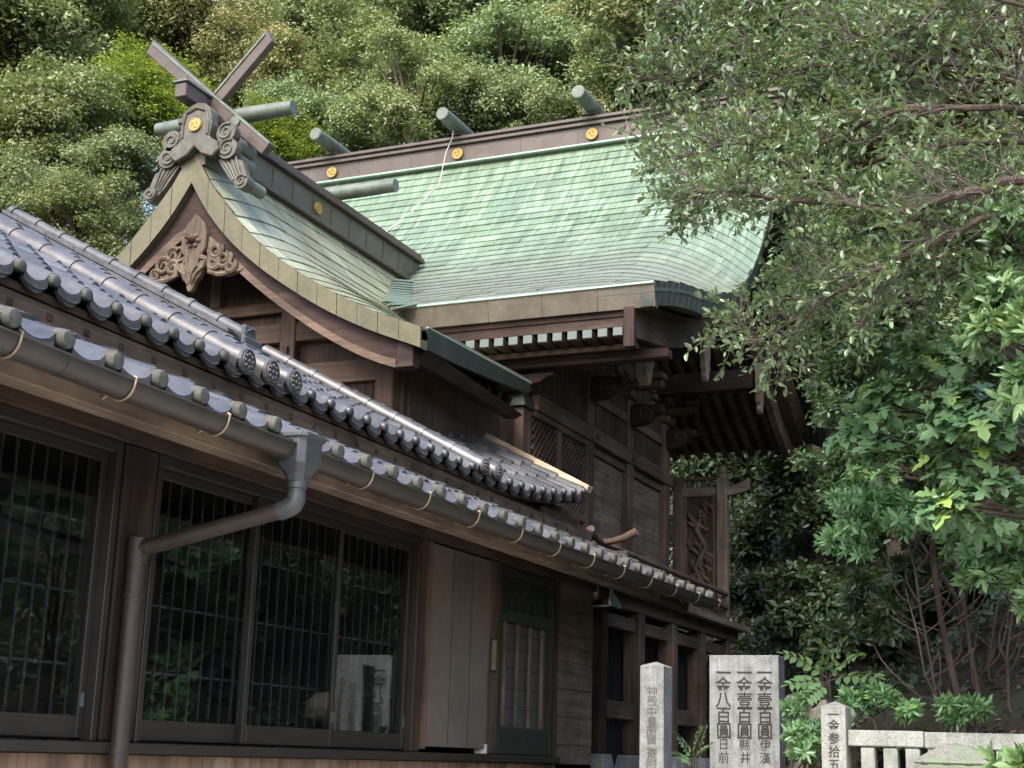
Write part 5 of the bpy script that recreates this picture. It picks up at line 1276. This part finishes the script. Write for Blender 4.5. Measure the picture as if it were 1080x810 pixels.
# ================================================================== overhanging tree on the right, branch by branch
ot = thing('overhanging_tree', 'fine-leaved evergreen tree leaning in from the right edge, bare grey-brown branches over the green roof', 'tree', (.55, 9.9, .85))
TR = [Vector((.55, 9.9, .8)), Vector((.5, 9.85, 2.5)), Vector((.42, 9.8, 4.2)), Vector((.3, 9.75, 5.6)), Vector((.2, 9.6, 7.0)), Vector((.0, 9.5, 8.2))]
MB().tube(TR, [.19, .16, .14, .12, .09, .05], 12).build('trunk', M['bark'], ot, smooth=True)
def trunk_at(z):
    for a, b in zip(TR, TR[1:]):
        if a.z <= z <= b.z: return a.lerp(b, (z-a.z)/(b.z-a.z))
    return TR[-1].copy()
LIMBS = [
 ([(1085, 92), (998, 66), (941, 63), (905, 40), (865, 5)], 9.6, .034),
 ([(1085, 118), (1040, 114), (941, 117), (892, 142), (835, 154), (770, 152), (712, 168)], 9.3, .034),
 ([(1085, 190), (1035, 200), (994, 212), (933, 224), (884, 214), (815, 210), (770, 200), (735, 204)], 9.0, .040),
 ([(1085, 60), (990, 42), (900, 62), (820, 76), (740, 80), (705, 88)], 9.9, .030),
 ([(1085, 25), (970, 8), (860, 14), (770, 28), (715, 38)], 10.3, .028),
 ([(1085, 215), (1000, 250), (925, 285), (868, 318), (825, 346), (792, 362)], 9.2, .030),
 ([(1085, 150), (990, 152), (905, 172), (840, 180), (790, 186), (745, 190)], 9.7, .028),
 ([(1085, 245), (1010, 285), (945, 312), (895, 335)], 9.6, .026),
 ([(1085, -20), (960, -28), (850, -18), (760, -8), (715, 2)], 10.0, .026),
 ([(1085, 75), (1000, 88), (930, 88), (860, 104), (790, 118), (722, 128)], 10.1, .028),
 ([(1085, 235), (1010, 225), (940, 240), (890, 252), (855, 270)], 10.0, .024),
 ([(1085, 10), (1020, -5), (960, 30), (900, 40)], 9.2, .022),
]
LP, LD, LN = [], [], []
rb_ = random.Random(21)
def rv(): return Vector((rb_.gauss(0, 1), rb_.gauss(0, 1), rb_.gauss(0, 1)))
tw = MB(); nlv = 0
def twig(p, d, ln, dens=1.0):
    d = d.normalized(); q = p+d*ln*.5+Vector((0, 0, .01)); e = p+d*ln+rv()*.02+Vector((0, 0, .04*ln))
    tw.tube([p, q, e], [.0032, .0024, .0014], 3, False)
    n = int(ln/.023*dens)
    for i in range(n):
        t = (.2+.8*((i+rb_.random())/n)**.75); b = p.lerp(q, t*2) if t < .5 else q.lerp(e, t*2-1)
        ld = (d*.75+rv()*.55).normalized(); LP.append(b); LD.append(ld); LN.append((Vector((0, 0, .8))+rv()*.55+d*.2).normalized())
for pts, Y, r in LIMBS:
    P = [at(px, py, Y+.5*math.sin(i*1.3+Y)*.5) for i, (px, py) in enumerate(pts)]
    tp = trunk_at(P[0].z-.25); P = [tp, tp.lerp(P[0], .6)+Vector((0, 0, .06))]+P
    fine = []
    for i in range(len(P)-1):
        a0 = P[max(0, i-1)]; a, b = P[i], P[i+1]; b1 = P[min(len(P)-1, i+2)]
        for k in range(5):
            t = k/5; fine.append(.5*((2*a)+(b-a0)*t+(2*a0-5*a+4*b-b1)*t*t+(3*a-a0-3*b+b1)*t**3)+rv()*.008)
    fine.append(P[-1]); n = len(fine)
    MB().tube(fine, [r*(1-.8*k/n) for k in range(n)], 8).build('limb', M['bark'], ot, smooth=True)
    for k in range(6, n, 1):
        p = fine[k]; d = (fine[min(k+1, n-1)]-fine[k-1]).normalized(); f = k/n
        for rep in range(2 if f > .35 else 1):
            if rb_.random() < .12: continue
            side = rv(); side -= d*side.dot(d); side.normalize(); side.z = side.z*.75+.12
            bd = (d*rb_.uniform(.5, 1.0)+side*rb_.uniform(.5, 1.0)).normalized(); ln = rb_.uniform(.3, .62)*(1.05-.35*f)
            bp = [p]; cur = p.copy(); dd = bd.copy()
            for s in range(4): dd = (dd+rv()*.14+Vector((0, 0, .04))).normalized(); cur = cur+dd*ln/4; bp.append(cur.copy())
            tw.tube(bp, [.0085*(1-.5*f), .007*(1-.5*f), .0055*(1-.5*f), .004, .003], 4, False)
            inner = f < .45
            for s in range(1, 5):
                for z in range(2 if inner else 3):
                    sd_ = rv(); sd_ -= dd*sd_.dot(dd); sd_.normalize()
                    twig(bp[s], dd*.7+sd_*.8+Vector((0, 0, .12)), rb_.uniform(.10, .26), .22 if inner and s < 3 else (.62 if f > .72 else .8))
    twig(fine[-1], fine[-1]-fine[-3], .2)
tw.build('twigs', M['twig'], ot, recalc=False)
n = len(LP); LP = np.array(LP); LD = np.array(LD); LN = np.array(LN); s = rng.uniform(.5, 1.35, n)
leaf_mesh('foliage', M['leaf_gloss'], ot, LP, LD, LN, (.055*s), .026*s, .52+rng.normal(0, .24, n), 'oval', tuple(ot.location))
print('overhanging leaves', n)

# ================================================================== shrubs on the bank
shrub('small_leaved_tree', 'small-leaved glossy tree filling the gap between overhanging branches and lobed leaves', [(935, 285, 12.6, .95), (1030, 250, 12.2, 1.0), (900, 345, 12.9, .62), (985, 345, 12.4, .75)], 'single', 'leaf_gloss', 5200, .062, .030, (-1.2, 14.6), stem='bark', npuff=16)
shrub('small_leaved_tree', 'pale speckled small-leaved tree left of the lobed leaves, beside the roof pendant', [(890, 415, 13.2, .58), (915, 470, 13.0, .55), (880, 500, 13.3, .40)], 'single', 'leaf_gloss', 4200, .060, .030, (-1.7, 15.0), stem='bark', npuff=14)
shrub('whorled_shrub', 'bluish green whorled-leaf shrub at the right edge above the lobed leaves', [(1052, 305, 9.2, .36), (1075, 255, 9.3, .30), (1040, 350, 9.3, .22), (1080, 360, 9.0, .32), (1085, 420, 9.0, .28)], 'whorl', 'leaf_blue', 120, .105, .036, (.35, 10.3), npuff=12)
shrub('broad_leaved_tree', 'fig-like tree with broad light green lobed leaves at right centre', [(935, 425, 10.2, .30), (985, 400, 10.0, .38), (1000, 470, 9.9, .42), (940, 490, 10.2, .28), (1050, 440, 9.7, .34), (900, 455, 10.4, .16), (1020, 520, 9.8, .34), (950, 380, 10.3, .25)], 'lobed', 'leaf_lobed', 105, .155, .135, (.5, 10.9), stem='bark', npuff=9)
shrub('whorled_shrub', 'whorled-leaf shrub hanging below the lobed leaves, left of the thin stems', [(900, 530, 12.0, .36), (945, 555, 11.8, .36), (885, 585, 12.4, .28), (1000, 560, 11.6, .34)], 'whorl', 'leaf_blue', 150, .105, .034, (-1.6, 14.0), npuff=12)
shrub('whorled_shrub', 'whorled-leaf shrub at the right edge over the thin stems', [(1050, 590, 11.0, .34), (1075, 540, 10.8, .36), (1080, 630, 11.0, .22)], 'whorl', 'leaf_blue', 150, .11, .036, (.3, 13.2), npuff=12)
shrub('whorled_shrub', 'dark whorled-leaf shrub low on the bank left of the thin stems', [(905, 640, 12.6, .26), (940, 650, 12.4, .28), (890, 670, 12.6, .2), (960, 610, 12.4, .24)], 'whorl', 'leaf_shade', 110, .11, .034, (-1.9, 13.8), npuff=10)
shrub('whorled_shrub', 'small leafy clump just above the fence rail, right of the carved end post', [(935, 735, 11.7, .17), (905, 745, 11.6, .13), (955, 752, 11.6, .12)], 'whorl', 'leaf_lobed', 70, .085, .026, (-1.95, 11.9), npuff=9)
shrub('whorled_shrub', 'small leafy clump above the fence rail at the foot of the thin stems', [(1010, 755, 11.7, .14), (1030, 750, 11.7, .12)], 'whorl', 'leaf_lobed', 80, .09, .026, (-1.45, 11.9), npuff=9)
shrub('leafy_clump', 'leafy clump between the broad slab and the carved fence post', [(845, 775, 11.5, .18), (850, 800, 11.4, .2), (838, 745, 11.6, .10)], 'whorl', 'leaf_blue', 80, .085, .026, (-2.7, 11.6), npuff=9)
shrub('leafy_clump', 'leafy clump peeking between the fence uprights', [(915, 800, 11.4, .14), (950, 805, 11.4, .14), (985, 800, 11.4, .12)], 'whorl', 'leaf_shade', 70, .085, .026, (-1.9, 11.5), npuff=9)
shrub('leafy_shrub', 'bright green broad leaves in front of the mossy post at bottom right', [(1062, 818, 6.4, .06), (1082, 808, 6.3, .07), (1030, 826, 6.4, .05)], 'whorl', 'leaf_fern', 12, .085, .034, (-.45, 6.6), npuff=7)
shrub('small_leaved_tree', 'small-leaved tree filling the right edge behind the lobed leaves', [(1040, 400, 11.6, .65), (1075, 480, 11.4, .6), (985, 520, 12.2, .5), (1070, 330, 11.8, .6), (960, 455, 12.0, .5)], 'single', 'leaf_gloss', 3600, .066, .032, (.5, 13.4), stem='bark', npuff=16)
# thin trunks with bare side twigs
def thin_tree(label, pts, Y, r, seed):
    P = [at(px, py, Y) for px, py in pts]; g = hgt(P[0].x, P[0].y); P = [Vector((P[0].x+.03, P[0].y, g-.05))]+P
    root = thing('slender_tree', label, 'tree', tuple(P[0])); rr = random.Random(seed)
    m_ = MB(); m_.tube(P, [r*(1-.4*k/len(P)) for k in range(len(P))], 8)
    for k in range(7):
        i = rr.randrange(1, len(P)-1); p = P[i].lerp(P[i+1], rr.random()); d = Vector((rr.uniform(-1, 1), rr.uniform(-.5, .5), rr.uniform(.0, .9))).normalized(); ln = rr.uniform(.3, .8); pts_ = [p]
        for s in range(5): d = (d+Vector((rr.gauss(0, .2), rr.gauss(0, .2), .14))).normalized(); pts_.append(pts_[-1]+d*ln/5)
        m_.tube(pts_, [.008, .007, .006, .005, .004, .003], 5)
    m_.build('trunk', M['redbark'], root, smooth=True)
thin_tree('thickest reddish thin trunk on the bank, slanting up left under the lobed leaves', [(1012, 742), (1000, 690), (992, 650), (985, 600), (980, 540), (975, 480)], 12.4, .030, 1)
thin_tree('second reddish thin trunk, right of the thickest one on the bank', [(1034, 742), (1024, 690), (1018, 650), (1008, 600), (1002, 550), (1000, 480)], 12.6, .021, 2)
thin_tree('very thin pale stem left of the thickest trunk on the bank', [(990, 752), (982, 700), (972, 650), (965, 600), (955, 560)], 12.2, .013, 3)
thin_tree('wiry stem leftmost among the thin trunks on the bank', [(996, 755), (975, 710), (968, 670), (955, 620)], 12.0, .010, 4)
thin_tree('wiry grey stem nearest the right edge on the bank', [(1064, 745), (1062, 690), (1068, 640), (1050, 590), (1040, 540)], 12.6, .012, 5)
thin_tree('wiry stem rising between the second trunk and the right edge', [(1046, 748), (1042, 700), (1050, 650), (1058, 600)], 12.9, .011, 6)
# fronds beside the slab
def fronds(name, label, specs, base, mat='leaf_fern'):
    g = hgt(*base); root = thing(name, label, 'plant', (base[0], base[1], g)); P = []; D = []; N_ = []; Ls = []; m_ = MB(); rr = random.Random(int(base[0]*97))
    for (pa, pb, Y, sag, ll) in specs:
        a = at(*pa, Y); b = at(*pb, Y-.15); md = a.lerp(b, .55)+Vector((0, 0, sag)); pts = [a.lerp(md, t).lerp(md.lerp(b, t), t) for t in np.linspace(0, 1, 12)]
        m_.tube([Vector((base[0], base[1], g)), Vector((base[0], base[1], g)).lerp(a, .6), a], [.008, .006, .004], 5); m_.tube(pts, [.004]*12, 4)
        for i in range(2, 12, 2):
            d = (pts[i]-pts[i-1]).normalized(); sd_ = d.cross(Vector((.15, -.5, .85))).normalized(); up_ = sd_.cross(d)
            for sg in (1, -1):
                P.append(pts[i]); D.append((d*.45+sd_*sg+Vector((0, 0, -.12))).normalized()); N_.append((up_+Vector((rr.gauss(0, .2), rr.gauss(0, .2), rr.gauss(0, .2)))).normalized()); Ls.append(1.35*ll*(1-.35*abs(i-5)/6)*rr.uniform(.9, 1.1))
        P.append(pts[-1]); D.append((pts[-1]-pts[-2]).normalized()); N_.append(Vector((0, -.3, 1)).normalized()); Ls.append(ll*.8)
    m_.build('stalks', M['twig'], root); Ls = np.array(Ls)
    leaf_mesh('leaflets', M[mat], root, np.array(P), np.array(D), np.array(N_), Ls, Ls*.46, .5+rng.normal(0, .15, len(P)), 'oval', tuple(root.location))
fronds('sumac_plant', 'light green plant with feathery pinnate leaves right of the granite slab', [((872, 715), (828, 690), 11.9, .05, .10), ((872, 715), (866, 680), 12.0, .06, .10), ((875, 715), (905, 692), 11.9, .06, .11), ((875, 718), (925, 715), 11.8, .05, .11), ((872, 720), (832, 722), 11.8, .04, .10), ((874, 718), (890, 676), 12.0, .06, .09), ((870, 722), (850, 738), 11.7, .02, .09)], (-2.45, 12.1))
fronds('rose_bush_plant', 'small pinnate plant growing between granite pillar and slab', [((730, 800), (714, 776), 13.1, .03, .085), ((730, 800), (738, 770), 13.1, .03, .085), ((733, 800), (748, 785), 13.1, .02, .085), ((730, 805), (712, 796), 13.0, .02, .085), ((735, 805), (745, 768), 13.2, .03, .06)], (-4.05, 13.3), 'leaf_blue')
# shaded undergrowth on the bank behind the main hall
G3 = 'dark undergrowth bushes on the bank behind the main hall'
for px, py, Y, r, lb in ((735, 470, 24.6, .95, 'dark bush behind the carved side screen'), (800, 465, 25.2, 1.0, 'dark bush under the roof corner, right of the side screen post'), (850, 500, 23.5, 1.0, 'dark bush on the bank left of the pale speckled tree'),
                       (800, 560, 23.6, .9, 'dark bush beside the veranda end'), (860, 580, 21.5, .9, 'dark bush below the speckled tree in deep shade'), (815, 645, 22.8, .75, 'dark bush low on the bank above the granite slab'), (865, 650, 19.0, .7, 'dark bush in the shade above the feathery plant'), (780, 625, 23.2, .6, 'dark bush just right of the veranda floor edge'),
                       (1062, 690, 14.2, .45, 'dark bush on the litter slope at the right edge above the rail'), (765, 492, 27.0, 1.0, 'dark bush far up the bank in the gap between screen post and roof eave'), (715, 500, 28.0, 1.0, 'dark bush far up the bank behind the openwork of the side screen'), (900, 700, 15.5, .5, 'dark bush in the shade behind the feathery plant'), (1000, 640, 15.5, .7, 'dark bush behind the thin trunks'), (1065, 640, 15.0, .8, 'dark bush behind the wiry stems at the right edge'), (960, 560, 16.0, .8, 'dark bush deep behind the lobed leaves'), (1040, 540, 15.5, .8, 'dark bush deep behind the right edge shrub')):
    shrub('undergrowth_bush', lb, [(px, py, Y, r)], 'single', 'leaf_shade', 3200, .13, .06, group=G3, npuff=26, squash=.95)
# ground cover on the wooded slopes
def cover(name, label_n, n, xr, yr, mat, L):
    x = rng.uniform(*xr, n); y = rng.uniform(*yr, n); z = height(x, y); k = z > 1.45; x, y, z = x[k], y[k], z[k]; n = len(x)
    z = z+np.abs(rng.normal(0, .16, n))*(.5+.5*np.sin(x*1.3+2*np.sin(y))); P = np.stack([x, y, z+.02], 1); s = rng.uniform(.6, 1.3, n)
    tag(leaf_mesh(name, mat, None, P, unit(rng.normal(size=(n, 3))), unit(rng.normal(size=(n, 3))*.6+np.array([0, -.6, .8])), L*s, L*.5*s, .4+rng.normal(0, .2, n), 'quad'), kind='stuff')
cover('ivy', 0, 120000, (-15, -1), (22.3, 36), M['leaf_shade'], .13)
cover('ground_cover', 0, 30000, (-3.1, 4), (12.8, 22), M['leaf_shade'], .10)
# fallen leaves on the slope
n = 9000; x = rng.uniform(-3.2, 2.5, n); y = rng.uniform(11.9, 19, n); z = height(x, y)+.015
P = np.stack([x, y, z], 1); tag(leaf_mesh('leaf_litter', M['litter'], None, P, unit(rng.normal(size=(n, 3))*np.array([1, 1, .3])), unit(rng.normal(size=(n, 3))*.5+np.array([0, -.5, 1])), rng.uniform(.05, .1, n), rng.uniform(.025, .045, n), rng.random(n), 'quad'), kind='stuff')
